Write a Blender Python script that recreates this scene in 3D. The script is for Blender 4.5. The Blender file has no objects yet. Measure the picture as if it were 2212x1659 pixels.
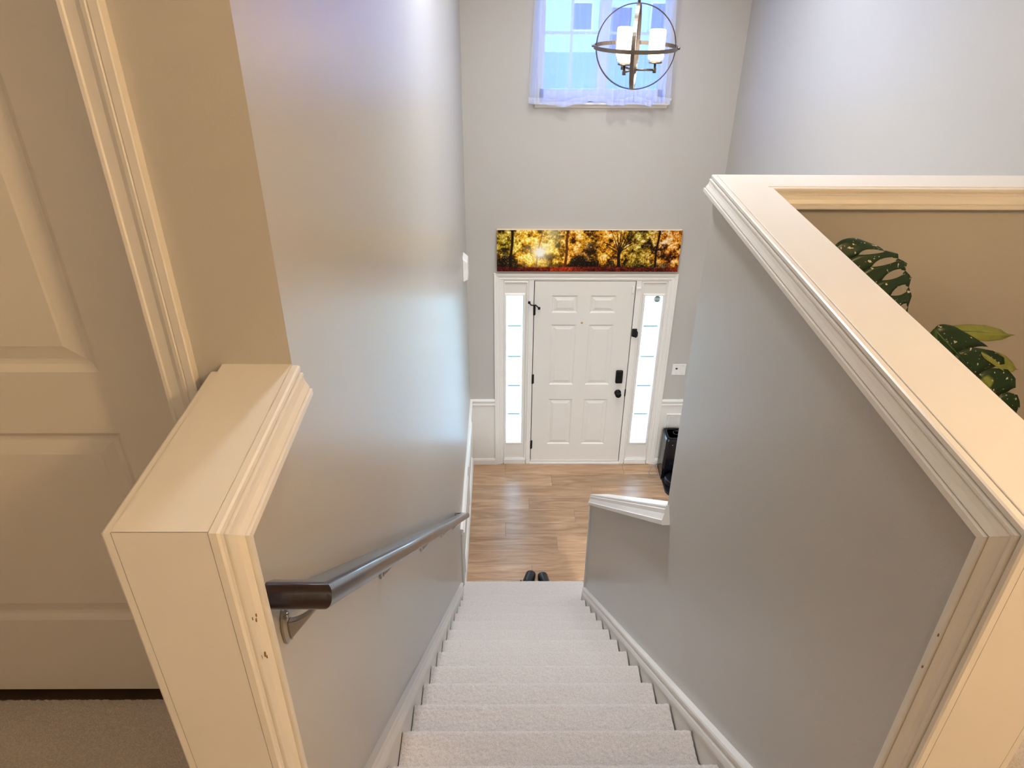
import bpy, bmesh, math, random
import numpy as np
from mathutils import Vector, Matrix

random.seed(7)
rng = np.random.RandomState(11)
SC = bpy.context.scene
COL = SC.collection

# ------------------------------------------------------------------ camera, world, light, exposure
FPX, PITCH, YAW, ROLL, HC = 1586.04, 31.193, 0.6938, 0.4067, 1.5338
_p, _y, _r = (math.radians(a) for a in (PITCH, YAW, ROLL))
_F = Vector((math.sin(_y) * math.cos(_p), math.cos(_y) * math.cos(_p), -math.sin(_p)))
_r0 = Vector((math.cos(_y), -math.sin(_y), 0)); _u0 = _r0.cross(_F)
_R = math.cos(_r) * _r0 + math.sin(_r) * _u0
_U = -math.sin(_r) * _r0 + math.cos(_r) * _u0
CAMP = Vector((0, 0, HC))
cd = bpy.data.cameras.new('camera'); cam = bpy.data.objects.new('camera', cd); COL.objects.link(cam)
cam.matrix_world = Matrix(((_R.x, _U.x, -_F.x, CAMP.x), (_R.y, _U.y, -_F.y, CAMP.y), (_R.z, _U.z, -_F.z, CAMP.z), (0, 0, 0, 1)))
cd.sensor_fit = 'HORIZONTAL'; cd.sensor_width = 36.0; cd.lens = FPX / 2212 * 36.0
cd.clip_start = 0.02; cd.clip_end = 500
SC.camera = cam

def at(u, v, ax, val):
    """the point where the ray through photo pixel (u, v) meets the plane ax = val"""
    d = _F + _R * ((u - 1106) / FPX) + _U * ((829.5 - v) / FPX)
    t = (val - CAMP[ax]) / d[ax]
    return CAMP + d * t

world = bpy.data.worlds.new('world'); SC.world = world; world.use_nodes = True
wn = world.node_tree.nodes; wl = world.node_tree.links
bg = wn['Background']
sky = wn.new('ShaderNodeTexSky'); sky.sky_type = 'NISHITA'; sky.sun_disc = False
sky.sun_elevation = math.radians(48); sky.sun_rotation = math.radians(160)
wl.new(sky.outputs[0], bg.inputs[0]); bg.inputs[1].default_value = 3.2

def lamp(name, kind, loc, energy, color, size=0.1, rot=None):
    ld = bpy.data.lights.new(name, kind); ld.energy = energy; ld.color = color
    if kind == 'POINT': ld.shadow_soft_size = size
    o = bpy.data.objects.new(name, ld); COL.objects.link(o); o.location = loc
    if rot: o.rotation_euler = rot
    return o
sun = lamp('sun', 'SUN', (0, -10, 30), 5.0, (1, .96, .9), rot=(math.radians(42), 0, math.radians(20)))
sun.data.angle = math.radians(1)

SC.view_settings.view_transform = 'Standard'; SC.view_settings.look = 'None'
SC.view_settings.gamma = 1.0; SC.view_settings.use_curve_mapping = False
SC.view_settings.exposure = 1.24

HALL_W, HALL_FILL_W, SHADE_E, DOWN_FILL_W = 29.0, 5.5, 2.4, 36.0

# ------------------------------------------------------------------ measures (metres; upper floor z = 0)
XL, XR, ZF, D = -0.338, 0.616, -3.164, 6.149
YC, YD, ZC = 2.13, 1.018, 0.954
YNR, YNL = 0.627, 0.631
RISE, RUN, Y0 = 0.19774, 0.2341, 3.9924
XW = 1.847          # right-hand wall
TH = 0.115          # partition thickness
ZCEIL = 2.46
YB = -1.5           # wall behind the camera
XHL = -2.3          # far left end of the upper hall
SL, SR = XL + .021, XR - .030
def nose_z(y): return ZF + 2 * RISE + (Y0 - y) * RISE / RUN

# ------------------------------------------------------------------ materials
def lin(r, g, b):
    f = lambda c: (c / 255 / 12.92) if c / 255 <= .04045 else ((c / 255 + .055) / 1.055) ** 2.4
    return (f(r), f(g), f(b), 1)

MATS = {}
def mat(name, col, rough=.5, spec=.5, metal=0, noise=None, bump=None, rand=0, coat=0):
    """noise=(scale, amount) colour mottling; bump=(scale, strength, detail)"""
    m = bpy.data.materials.new(name); m.use_nodes = True; MATS[name] = m
    n, l = m.node_tree.nodes, m.node_tree.links
    b = n['Principled BSDF']
    b.inputs['Base Color'].default_value = col; b.inputs['Roughness'].default_value = rough
    b.inputs['Metallic'].default_value = metal; b.inputs['Specular IOR Level'].default_value = spec
    b.inputs['Coat Weight'].default_value = coat
    tc = n.new('ShaderNodeTexCoord')
    if noise:
        t = n.new('ShaderNodeTexNoise'); t.inputs['Scale'].default_value = noise[0]; t.inputs['Detail'].default_value = 4
        l.new(tc.outputs['Object'], t.inputs['Vector'])
        mx = n.new('ShaderNodeMix'); mx.data_type = 'RGBA'
        mx.inputs[6].default_value = tuple(max(0, c * (1 - noise[1])) for c in col[:3]) + (1,)
        mx.inputs[7].default_value = tuple(min(1, c * (1 + noise[1])) for c in col[:3]) + (1,)
        l.new(t.outputs[0], mx.inputs[0]); l.new(mx.outputs[2], b.inputs['Base Color'])
    if bump:
        t = n.new('ShaderNodeTexNoise'); t.inputs['Scale'].default_value = bump[0]; t.inputs['Detail'].default_value = bump[2]
        l.new(tc.outputs['Object'], t.inputs['Vector'])
        bp = n.new('ShaderNodeBump'); bp.inputs['Strength'].default_value = bump[1]; bp.inputs['Distance'].default_value = .002
        l.new(t.outputs[0], bp.inputs['Height']); l.new(bp.outputs[0], b.inputs['Normal'])
    return m

WALL = mat('greige_wall_paint', (.50, .475, .438, 1), .30, .5, noise=(2.5, .02), bump=(260, .10, 2))
TRIM = mat('white_trim_paint', (.80, .765, .71, 1), .33, .5, noise=(6, .015))
WAINS = mat('white_wainscot_paint', (.76, .72, .66, 1), .4, .5)
DOORP = mat('white_door_paint', (.74, .70, .64, 1), .38, .5, noise=(4, .015))
CEIL = mat('ceiling_paint', (.82, .80, .76, 1), .9)
CARPET = mat('beige_carpet', (.60, .54, .495, 1), .95, .1, noise=(260, .38), bump=(300, 1.0, 3))
CARPET_D = CARPET
BLACKM = mat('black_hardware', (.004, .004, .004, 1), .5, .25)
DARKN = mat('dark_brushed_nickel', (.20, .17, .145, 1), .34, .5, metal=1)
STEEL = mat('brushed_nickel', (.45, .42, .38, 1), .28, .5, metal=1)
PLASTW = mat('white_plastic', (.82, .80, .76, 1), .35)
GLOSSB = mat('glossy_black_plastic', (.005, .006, .008, 1), .18, .35)
DARKP = mat('dark_plastic', (.010, .010, .012, 1), .35, .3)
SHOE = mat('black_shoe_leather', (.004, .004, .005, 1), .36, .3)
POTM = mat('terracotta_pot', (.42, .2, .12, 1), .7)
SOIL = mat('potting_soil', (.03, .02, .014, 1), .95, bump=(60, .8, 4))
DKWOOD = mat('dark_wood_strip', (.06, .035, .02, 1), .5, noise=(20, .3))
GAP = mat('dark_weatherstrip', (.02, .015, .012, 1), .8)
GRASS = mat('lawn_grass', (.20, .30, .07, 1), .9, noise=(3, .3))
ROAD = mat('asphalt', (.16, .17, .19, 1), .9)
CONC = mat('concrete', (.62, .62, .60, 1), .9, noise=(8, .08))
SIDING = mat('house_siding', (.50, .55, .62, 1), .7)
ROOF = mat('roof_shingle', (.14, .14, .16, 1), .9)
WINDK = mat('far_window_glass', (.05, .07, .1, 1), .1)
BARK = mat('tree_bark', (.12, .09, .06, 1), .9)
LEAVES = mat('tree_foliage', (.07, .14, .05, 1), .9)
CABLE = mat('grey_cable', (.25, .25, .26, 1), .5)
NAILH = mat('bare_wood_nick', (.22, .12, .05, 1), .8)
STK_G = mat('sticker_green', (.12, .22, .21, 1), .5)
STK_W = mat('sticker_grey', (.62, .63, .64, 1), .5)
GOLD = mat('brass_peephole', (.7, .45, .2, 1), .3, metal=.6)

# wall paint: a very soft orange-peel sheen
def rail_material():
    m = mat('dark_cherry_rail', (.020, .008, .006, 1), .30, .5, coat=.35)
    n, l = m.node_tree.nodes, m.node_tree.links; b = n['Principled BSDF']
    tc = n.new('ShaderNodeTexCoord'); mp = n.new('ShaderNodeMapping'); mp.inputs['Scale'].default_value = (30, 2, 30)
    t = n.new('ShaderNodeTexNoise'); t.inputs['Scale'].default_value = 6; t.inputs['Detail'].default_value = 6
    l.new(tc.outputs['Object'], mp.inputs[0]); l.new(mp.outputs[0], t.inputs['Vector'])
    r = n.new('ShaderNodeValToRGB'); r.color_ramp.elements[0].color = (.006, .002, .002, 1); r.color_ramp.elements[1].color = (.024, .009, .006, 1)
    l.new(t.outputs[0], r.inputs[0]); l.new(r.outputs[0], b.inputs['Base Color'])
    bp = n.new('ShaderNodeBump'); bp.inputs['Strength'].default_value = .15; bp.inputs['Distance'].default_value = .002
    l.new(t.outputs[0], bp.inputs['Height']); l.new(bp.outputs[0], b.inputs['Normal'])
    return m
RAILM = rail_material()

def plank_material():
    m = bpy.data.materials.new('oak_vinyl_plank'); m.use_nodes = True
    n, l = m.node_tree.nodes, m.node_tree.links; b = n['Principled BSDF']
    oi = n.new('ShaderNodeObjectInfo'); tc = n.new('ShaderNodeTexCoord')
    mul = n.new('ShaderNodeMath'); mul.operation = 'MULTIPLY'; mul.inputs[1].default_value = 37
    l.new(oi.outputs['Random'], mul.inputs[0])
    cmb = n.new('ShaderNodeCombineXYZ'); l.new(mul.outputs[0], cmb.inputs[0]); l.new(mul.outputs[0], cmb.inputs[1])
    add = n.new('ShaderNodeVectorMath'); add.operation = 'ADD'
    l.new(tc.outputs['Object'], add.inputs[0]); l.new(cmb.outputs[0], add.inputs[1])
    mp = n.new('ShaderNodeMapping'); mp.inputs['Scale'].default_value = (1.6, 14, 1)
    l.new(add.outputs[0], mp.inputs[0])
    t = n.new('ShaderNodeTexNoise'); t.inputs['Scale'].default_value = 1.5; t.inputs['Detail'].default_value = 7; t.inputs['Distortion'].default_value = 1.2
    l.new(mp.outputs[0], t.inputs['Vector'])
    r = n.new('ShaderNodeValToRGB')
    r.color_ramp.elements[0].position = .3; r.color_ramp.elements[0].color = (.30, .160, .080, 1)
    r.color_ramp.elements[1].position = .72; r.color_ramp.elements[1].color = (.52, .325, .19, 1)
    l.new(t.outputs[0], r.inputs[0])
    hs = n.new('ShaderNodeHueSaturation'); mr = n.new('ShaderNodeMapRange')
    mr.inputs[3].default_value = .84; mr.inputs[4].default_value = 1.14
    l.new(oi.outputs['Random'], mr.inputs[0]); l.new(mr.outputs[0], hs.inputs['Value']); l.new(r.outputs[0], hs.inputs['Color'])
    l.new(hs.outputs[0], b.inputs['Base Color'])
    b.inputs['Roughness'].default_value = .30; b.inputs['Specular IOR Level'].default_value = .5
    bp = n.new('ShaderNodeBump'); bp.inputs['Strength'].default_value = .06; bp.inputs['Distance'].default_value = .002
    l.new(t.outputs[0], bp.inputs['Height']); l.new(bp.outputs[0], b.inputs['Normal'])
    return m
PLANK = plank_material()

def mix_material(name, build):
    m = bpy.data.materials.new(name); m.use_nodes = True
    n, l = m.node_tree.nodes, m.node_tree.links
    n.remove(n['Principled BSDF']); out = n['Material Output']
    l.new(build(n, l), out.inputs['Surface']); return m

def _pane(n, l):
    t = n.new('ShaderNodeBsdfTransparent'); t.inputs[0].default_value = (.25, .32, .55, 1)  # tint darker and bluer than clear glass, to dim the daylight coming through
    g = n.new('ShaderNodeBsdfGlossy'); g.inputs['Roughness'].default_value = .02
    mx = n.new('ShaderNodeMixShader'); mx.inputs[0].default_value = .05
    l.new(t.outputs[0], mx.inputs[1]); l.new(g.outputs[0], mx.inputs[2]); return mx.outputs[0]
PANE = mix_material('window_glass', _pane)

def _frost(n, l):
    t = n.new('ShaderNodeBsdfTranslucent'); t.inputs[0].default_value = (.62, .70, .72, 1)
    tr = n.new('ShaderNodeBsdfTransparent'); tr.inputs[0].default_value = (.9, .97, 1, 1)
    g = n.new('ShaderNodeBsdfGlossy'); g.inputs['Roughness'].default_value = .15
    a = n.new('ShaderNodeMixShader'); a.inputs[0].default_value = .12
    l.new(t.outputs[0], a.inputs[1]); l.new(tr.outputs[0], a.inputs[2])
    b = n.new('ShaderNodeMixShader'); b.inputs[0].default_value = .04
    l.new(a.outputs[0], b.inputs[1]); l.new(g.outputs[0], b.inputs[2]); return b.outputs[0]
FROST = mix_material('frosted_sidelight_glass', _frost)

def _sheer(n, l):
    t = n.new('ShaderNodeBsdfTranslucent'); t.inputs[0].default_value = (.80, .86, .95, 1)
    d = n.new('ShaderNodeBsdfDiffuse'); d.inputs[0].default_value = (.86, .87, .90, 1)
    tr = n.new('ShaderNodeBsdfTransparent'); tr.inputs[0].default_value = (.95, .97, 1, 1)
    a = n.new('ShaderNodeMixShader'); a.inputs[0].default_value = .45
    l.new(t.outputs[0], a.inputs[1]); l.new(d.outputs[0], a.inputs[2])
    b = n.new('ShaderNodeMixShader'); b.inputs[0].default_value = .48
    l.new(a.outputs[0], b.inputs[1]); l.new(tr.outputs[0], b.inputs[2]); return b.outputs[0]
SHEER = mix_material('white_sheer_voile', _sheer)

def _hem(n, l):
    t = n.new('ShaderNodeBsdfTranslucent'); t.inputs[0].default_value = (.80, .86, .95, 1)
    d = n.new('ShaderNodeBsdfDiffuse'); d.inputs[0].default_value = (.86, .87, .90, 1)
    tr = n.new('ShaderNodeBsdfTransparent')
    a = n.new('ShaderNodeMixShader'); a.inputs[0].default_value = .5
    l.new(t.outputs[0], a.inputs[1]); l.new(d.outputs[0], a.inputs[2])
    b = n.new('ShaderNodeMixShader'); b.inputs[0].default_value = .2
    l.new(a.outputs[0], b.inputs[1]); l.new(tr.outputs[0], b.inputs[2]); return b.outputs[0]
HEM = mix_material('white_sheer_hem', _hem)

def emit(name, col, strength):
    def f(n, l):
        e = n.new('ShaderNodeEmission'); e.inputs[0].default_value = col; e.inputs[1].default_value = strength
        return e.outputs[0]
    return mix_material(name, f)
SHADE = emit('glowing_opal_glass', (1, .86, .70, 1), SHADE_E)
LAMPG = emit('lit_ceiling_globe', (1, .74, .45, 1), 4.0)

def leaf_material():
    m = bpy.data.materials.new('variegated_monstera_leaf'); m.use_nodes = True
    n, l = m.node_tree.nodes, m.node_tree.links; b = n['Principled BSDF']
    tc = n.new('ShaderNodeTexCoord')
    t = n.new('ShaderNodeTexNoise'); t.inputs['Scale'].default_value = 9; t.inputs['Detail'].default_value = 2
    l.new(tc.outputs['Object'], t.inputs['Vector'])
    r = n.new('ShaderNodeValToRGB')
    e = r.color_ramp.elements
    e[0].position = .60; e[0].color = (.012, .036, .010, 1)
    e[1].position = .66; e[1].color = (.22, .27, .05, 1)
    l.new(t.outputs[0], r.inputs[0])
    mp = n.new('ShaderNodeMapping'); mp.inputs['Scale'].default_value = (90, 200, 90); l.new(tc.outputs['Object'], mp.inputs[0])
    s = n.new('ShaderNodeTexNoise'); s.inputs['Scale'].default_value = 1; s.inputs['Detail'].default_value = 1
    l.new(mp.outputs[0], s.inputs['Vector'])
    r2 = n.new('ShaderNodeValToRGB'); r2.color_ramp.elements[0].position = .665; r2.color_ramp.elements[1].position = .70
    l.new(s.outputs[0], r2.inputs[0])
    mx = n.new('ShaderNodeMix'); mx.data_type = 'RGBA'; mx.inputs[7].default_value = (.62, .60, .42, 1)
    l.new(r2.outputs[0], mx.inputs[0]); l.new(r.outputs[0], mx.inputs[6]); l.new(mx.outputs[2], b.inputs['Base Color'])
    b.inputs['Roughness'].default_value = .35
    return m
LEAF = leaf_material()
LEAF_Y = mat('pale_monstera_leaf', (.26, .29, .06, 1), .4, noise=(40, .35))
STEM = mat('green_stem', (.06, .12, .03, 1), .5)

# ------------------------------------------------------------------ mesh helpers
def obj(name, verts, faces, m, parent=None, smooth=False, kind=None):
    me = bpy.data.meshes.new(name); me.from_pydata([tuple(v) for v in verts], [], faces); me.update()
    bm = bmesh.new(); bm.from_mesh(me); bmesh.ops.recalc_face_normals(bm, faces=bm.faces); bm.to_mesh(me); bm.free()
    if smooth:
        for p in me.polygons: p.use_smooth = True
    me.materials.append(m)
    o = bpy.data.objects.new(name, me); COL.objects.link(o)
    if parent: o.parent = parent
    if kind: o['kind'] = kind
    return o

def bev(o, w=.002, seg=2):
    b = o.modifiers.new('bevel', 'BEVEL'); b.width = w; b.segments = seg; b.limit_method = 'ANGLE'; b.angle_limit = math.radians(40)
    return o

BOXF = [(0, 1, 2, 3), (7, 6, 5, 4), (0, 4, 5, 1), (1, 5, 6, 2), (2, 6, 7, 3), (3, 7, 4, 0)]
def boxv(x0, x1, y0, y1, z0, z1):
    return [(x0, y0, z0), (x1, y0, z0), (x1, y1, z0), (x0, y1, z0), (x0, y0, z1), (x1, y0, z1), (x1, y1, z1), (x0, y1, z1)]
def boxes(name, bl, m, parent=None, kind=None):
    V, Fc = [], []
    for b in bl:
        k = len(V); V += boxv(*b); Fc += [tuple(i + k for i in f) for f in BOXF]
    return obj(name, V, Fc, m, parent, kind=kind)
def box(name, x0, x1, y0, y1, z0, z1, m, parent=None, kind=None, b=0):
    o = boxes(name, [(x0, x1, y0, y1, z0, z1)], m, parent, kind)
    if b: bev(o, b)
    return o

def tag(o, label, cat, group=None):
    o['label'] = label; o['category'] = cat
    if group: o['group'] = group
    return o
def prism_x(name, x0, x1, yz, m):
    n = len(yz); V = [(x0, a, b) for a, b in yz] + [(x1, a, b) for a, b in yz]
    return obj(name, V, [tuple(range(n)), tuple(range(n, 2 * n))] + [(i, (i + 1) % n, n + (i + 1) % n, n + i) for i in range(n)], m)
def thing(name, loc, label=None, cat=None, group=None, kind=None, rz=0):
    o = bpy.data.objects.new(name, None); COL.objects.link(o); o.location = loc; o.rotation_euler = (0, 0, rz)
    o.empty_display_size = .1
    if label: tag(o, label, cat, group)
    if kind: o['kind'] = kind
    return o
def adopt(o, parent):
    """keep the world position of a mesh built in world coordinates when parenting it to an empty"""
    o.parent = parent
    o.matrix_parent_inverse = Matrix.LocRotScale(parent.location, parent.rotation_euler, None).inverted()
    return o

def mould(name, O, A, B, N, path, prof, m, parent=None, ext=(0, 0), closed=False, side=1, kind=None, smooth=False):
    """sweep a profile [(d, h)] along a 2-D path lying in plane O + A x + B y; d goes to the left of the path, h along N"""
    O, A, B, N = Vector(O), Vector(A), Vector(B), Vector(N)
    P = [Vector(p) for p in path]; n = len(P); V = []; np_ = len(prof)
    def left(t): return Vector((-t.y, t.x)) * side
    for i in range(n):
        tp = (P[i] - P[i - 1]).normalized() if (i > 0 or closed) else None
        tn = (P[(i + 1) % n] - P[i]).normalized() if (i < n - 1 or closed) else None
        if tp is None: mm, te, e = left(tn), -tn, ext[0]
        elif tn is None: mm, te, e = left(tp), tp, ext[1]
        else:
            a, b = left(tp), left(tn); mm = (a + b) / max(.2, 1 + a.dot(b)); te, e = Vector((0, 0)), 0
        for d, h in prof:
            q = P[i] + mm * d + te * (h * e)
            V.append(O + A * q.x + B * q.y + N * h)
    Fc = []
    for i in range(n if closed else n - 1):
        j = (i + 1) % n
        for k in range(np_):
            k2 = (k + 1) % np_
            Fc.append((i * np_ + k, i * np_ + k2, j * np_ + k2, j * np_ + k))
    if not closed:
        Fc.append(tuple(range(np_))); Fc.append(tuple((n - 1) * np_ + k for k in range(np_)))
    return obj(name, V, Fc, m, parent, kind=kind, smooth=smooth)

def lathe(name, prof, m, parent=None, seg=24, loc=(0, 0, 0), axis='z', smooth=True):
    V, Fc = [], []; k = len(prof)
    for i in range(seg):
        a = 2 * math.pi * i / seg; c, s = math.cos(a), math.sin(a)
        for r, z in prof:
            p = (r * c, r * s, z)
            if axis == 'y': p = (r * c, z, r * s)
            if axis == 'x': p = (z, r * c, r * s)
            V.append((p[0] + loc[0], p[1] + loc[1], p[2] + loc[2]))
    for i in range(seg):
        j = (i + 1) % seg
        for q in range(k - 1):
            Fc.append((i * k + q, j * k + q, j * k + q + 1, i * k + q + 1))
    if prof[0][0] > 1e-6: Fc.append(tuple(i * k for i in range(seg)))
    if prof[-1][0] > 1e-6: Fc.append(tuple(i * k + k - 1 for i in range(seg)))
    o = obj(name, V, Fc, m, parent)
    bm = bmesh.new(); bm.from_mesh(o.data); bmesh.ops.remove_doubles(bm, verts=bm.verts, dist=1e-6)
    bmesh.ops.recalc_face_normals(bm, faces=bm.faces); bm.to_mesh(o.data); bm.free()
    if smooth:
        for p in o.data.polygons: p.use_smooth = len(p.vertices) < 8
    return o

def tube(name, pts, r, m, parent=None, seg=10, radii=None):
    pts = [Vector(p) for p in pts]; V, Fc = [], []; n = len(pts)
    up = Vector((0, 0, 1)); prev = None
    for i in range(n):
        t = (pts[min(i + 1, n - 1)] - pts[max(i - 1, 0)]).normalized()
        if prev is None:
            ref = up if abs(t.dot(up)) < .9 else Vector((1, 0, 0)); a = t.cross(ref).normalized()
        else: a = (prev - t * prev.dot(t)).normalized()
        prev = a; b = t.cross(a); rr = radii[i] if radii else r
        for k in range(seg):
            an = 2 * math.pi * k / seg; V.append(pts[i] + (a * math.cos(an) + b * math.sin(an)) * rr)
    for i in range(n - 1):
        for k in range(seg):
            k2 = (k + 1) % seg; Fc.append((i * seg + k, i * seg + k2, (i + 1) * seg + k2, (i + 1) * seg + k))
    Fc.append(tuple(range(seg))); Fc.append(tuple((n - 1) * seg + k for k in range(seg)))
    o = obj(name, V, Fc, m, parent)
    for p in o.data.polygons: p.use_smooth = len(p.vertices) == 4
    return o

def grid(name, nx, ny, fn, m, parent=None, smooth=True, kind=None):
    V = [fn(i / nx, j / ny) for j in range(ny + 1) for i in range(nx + 1)]; w = nx + 1
    Fc = [(j * w + i, j * w + i + 1, (j + 1) * w + i + 1, (j + 1) * w + i) for j in range(ny) for i in range(nx)]
    me = bpy.data.meshes.new(name); me.from_pydata([tuple(v) for v in V], [], Fc); me.update()
    if smooth:
        for p in me.polygons: p.use_smooth = True
    me.materials.append(m); o = bpy.data.objects.new(name, me); COL.objects.link(o)
    if parent: o.parent = parent
    if kind: o['kind'] = kind
    return o

# ================================================================== THE SETTING
ST = 'structure'
# --- walls
WT = .16
DOX0, DOX1, DOZ = -.045, 1.516, -1.075        # rough opening of the front door set
WX0, WX1, WZ0, WZ1 = .262, 1.270, .432, 2.02   # upper window opening
boxes('wall_front', [
    (XL - TH, DOX0, D, D + WT, ZF, DOZ), (DOX1, XW + WT, D, D + WT, ZF, DOZ),
    (XL - TH, XW + WT, D, D + WT, DOZ, WZ0), (XL - TH, WX0, D, D + WT, WZ0, WZ1),
    (WX1, XW + WT, D, D + WT, WZ0, WZ1), (XL - TH, XW + WT, D, D + WT, WZ1, ZCEIL)], WALL, kind=ST)
boxes('wall_left', [(XL - TH, XL, YD, D, ZF, ZCEIL), (XL - TH, XL, .5, YD, ZF, -.02)], WALL, kind=ST)
boxes('wall_right', [(XW, XW + WT, YB, D, ZF, ZCEIL)], WALL, kind=ST)
box('wall_back', XHL - TH, XW + WT, YB - TH, YB, -.3, ZCEIL, WALL, kind=ST)
box('wall_hall', XHL - TH, XHL, YB, 2.6, -.3, ZCEIL, WALL, kind=ST)
# right side of the stairs: full-height partition under the guard, guard above the floor
boxes('wall_stair', [(XR, XR + TH, YNR + .012, YC, ZF, ZC - .014)], WALL, kind=ST)
boxes('wall_loft', [(XR + TH, XW, YC - TH, YC, -.32, ZC - .014)], WALL, kind=ST)
boxes('wall_under', [(XL - TH, XW, .38, .50, ZF, -.30)], WALL, kind=ST)
box('wall_guard', XL - TH + .004, XL, YNL + .012, YD, -.02, ZC - .014, WALL, kind=ST)
# hall wall with the closet door opening
DX1, DX0, DZT = -.552, -1.330, 2.05
boxes('wall_closet', [(DX1, XL - TH, YD, YD + TH, -.02, ZCEIL), (XHL, DX0, YD, YD + TH, -.02, ZCEIL),
                      (DX0, DX1, YD, YD + TH, DZT, ZCEIL)], WALL, kind=ST)
# the little room behind the closet door
boxes('wall_room', [(XHL, XL - TH, 2.5, 2.6, -.3, ZCEIL)], WALL, kind=ST)
box('ceiling', XHL - TH, XW + WT, YB - TH, D + WT, ZCEIL, ZCEIL + .1, CEIL, kind=ST)
# sloping stub wall beside the lowest steps
SLP = .803
def stub_z(y): return -1.773 + SLP * (3.976 - y)
YS = 3.972
sv = []
for x in (XR, XR + TH):
    sv += [(x, YC, ZF), (x, YS, ZF), (x, YS, stub_z(YS) - .016), (x, YC, stub_z(YC) - .016)]
obj('wall_stub', sv, [(0, 1, 2, 3), (7, 6, 5, 4), (0, 4, 5, 1), (1, 5, 6, 2), (2, 6, 7, 3), (3, 7, 4, 0)], WALL, kind=ST)

# --- floors
f = box('floor', XL - TH, XW + WT, .38, D + WT, ZF - .25, ZF - .004, DKWOOD, kind=ST)
pw = .182; y = D - .002; row = 0
def plank_mesh(x0, x1, y0, y1):
    g, c = .0008, .0022
    a = boxv(x0 + g, x1 - g, y0 + g, y1 - g, -.004, -.0012)
    t = [(x0 + g + c, y0 + g + c, 0), (x1 - g - c, y0 + g + c, 0), (x1 - g - c, y1 - g - c, 0), (x0 + g + c, y1 - g - c, 0)]
    V = a + t
    Fc = [(0, 4, 5, 1), (1, 5, 6, 2), (2, 6, 7, 3), (3, 7, 4, 0), (4, 8, 9, 5), (5, 9, 10, 6), (6, 10, 11, 7), (7, 11, 8, 4), (8, 9, 10, 11)]
    return V, Fc
while y > 2.2:
    y0 = max(y - pw, 2.0); x = XL; off = [0, .47, .86, .23, .66][row % 5]
    ends = [XL]; e = XL - 1.22 + off + .35
    while e < XW:
        if e > XL + .12 and e < XW - .1: ends.append(e)
        e += 1.22
    ends.append(XW)
    for a, b in zip(ends[:-1], ends[1:]):
        V, Fc = plank_mesh(-(b - a) / 2, (b - a) / 2, -(y - y0) / 2, (y - y0) / 2)
        o = obj('plank', V, Fc, PLANK); o.location = ((a + b) / 2, (y + y0) / 2, ZF); o.parent = f
    y = y0; row += 1

# upper landing: slab with the stairwell left open, carpet on top
boxes('floor_landing', [(XL - .03, XR + .03, YB, YNR, -.30, -.012), (XL, XR, YNR, Y0 - 14 * RUN - .02, -.30, -.012), (XHL, XL - .03, YB, YD + .125, -.30, -.012),
                        (XR + .03, XW, YB, YC - .01, -.30, -.012)], CONC, kind=ST)
def fuzz(x, y): return 0
def carpet_patch(name, x0, x1, y0, y1, step, amp):
    nx, ny = max(2, int((x1 - x0) / step)), max(2, int((y1 - y0) / step))
    zz = rng.rand(ny + 2, nx + 2)
    return grid(name, nx, ny, lambda u, v: (x0 + (x1 - x0) * u, y0 + (y1 - y0) * v, -.001 - amp * zz[int(v * ny), int(u * nx)]), CARPET, kind=ST)
lc = boxes('floor_carpet', [(XL, XR, YB, Y0 - 14 * RUN - .03, -.012, -.003), (XHL, XL, YB, .45, -.012, -.003), (XHL, -1.4, .45, 1.0, -.012, -.003),
                       (XL - TH - .001, XL, .45, YNL, -.012, -.003), (XR, XW, YB, .75, -.012, -.003), (1.3, XW, .75, YC - TH, -.012, -.003)], CARPET, kind=ST)
p1 = carpet_patch('carpet_pile', -1.4, XL - TH + .004, .45, YD + .083, .0045, .0035); p1.parent = lc
p2 = carpet_patch('carpet_pile', XR + TH, 1.3, .75, YC - TH, .0045, .0035); p2.parent = lc
for p in (p1, p2): p['kind'] = 'stuff'
box('floor_room', XHL, XL - TH, YD + .125, 2.5, -.30, -.006, DKWOOD, kind=ST)

# --- trim: guard casing profile (thin at the outer edge, thick bead at the inner edge)
GW = .056
GPROF = [(0, 0), (0, .0090), (.002, .0120), (.009, .0125), (.0102, .0088), (.0130, .0088), (.0136, .0155), (.0180, .0162), (.0190, .0142),
         (.030, .0175), (.040, .0225), (.0410, .0200), (.0430, .0200), (.0435, .0262), (.053, .0268), (.056, .0245), (.056, 0)]
# right guard, stair side: up the near end and along the top, then round the far corner
gr = thing('trim_1', (0, 0, 0), kind=ST)
def guard(name, O, A, B, N, path, ext, par, side): return adopt(mould(name, O, A, B, N, path, GPROF, TRIM, ext=ext, side=side), par)
guard('casing', (XR, 0, 0), (0, 1, 0), (0, 0, 1), (-1, 0, 0), [(YNR, -.30), (YNR, ZC - .002), (YC, ZC - .002)], (0, 1), gr, -1)
guard('casing', (0, YC, 0), (1, 0, 0), (0, 0, 1), (0, 1, 0), [(XR, ZC - .002), (XW, ZC - .002)], (1, 0), gr, -1)
guard('casing', (XR + TH, 0, 0), (0, 1, 0), (0, 0, 1), (1, 0, 0), [(YNR, 0), (YNR, ZC - .002), (YC - TH, ZC - .002)], (0, -1), gr, -1)
guard('casing', (0, YC - TH, 0), (1, 0, 0), (0, 0, 1), (0, -1, 0), [(XR + TH, ZC - .002), (XW, ZC - .002)], (-1, 0), gr, -1)
g0 = .0008
V = [(XR + g0, YNR + g0), (XR + TH - g0, YNR + g0), (XR + TH - g0, YC - TH + g0), (XW, YC - TH + g0), (XW, YC - g0), (XR + g0, YC - g0)]
cv = [(x, y_ + (.0132 if y_ < 1 else 0), ZC - .014) for x, y_ in V] + [(x, y_, ZC) for x, y_ in V]
n6 = 6
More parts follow.
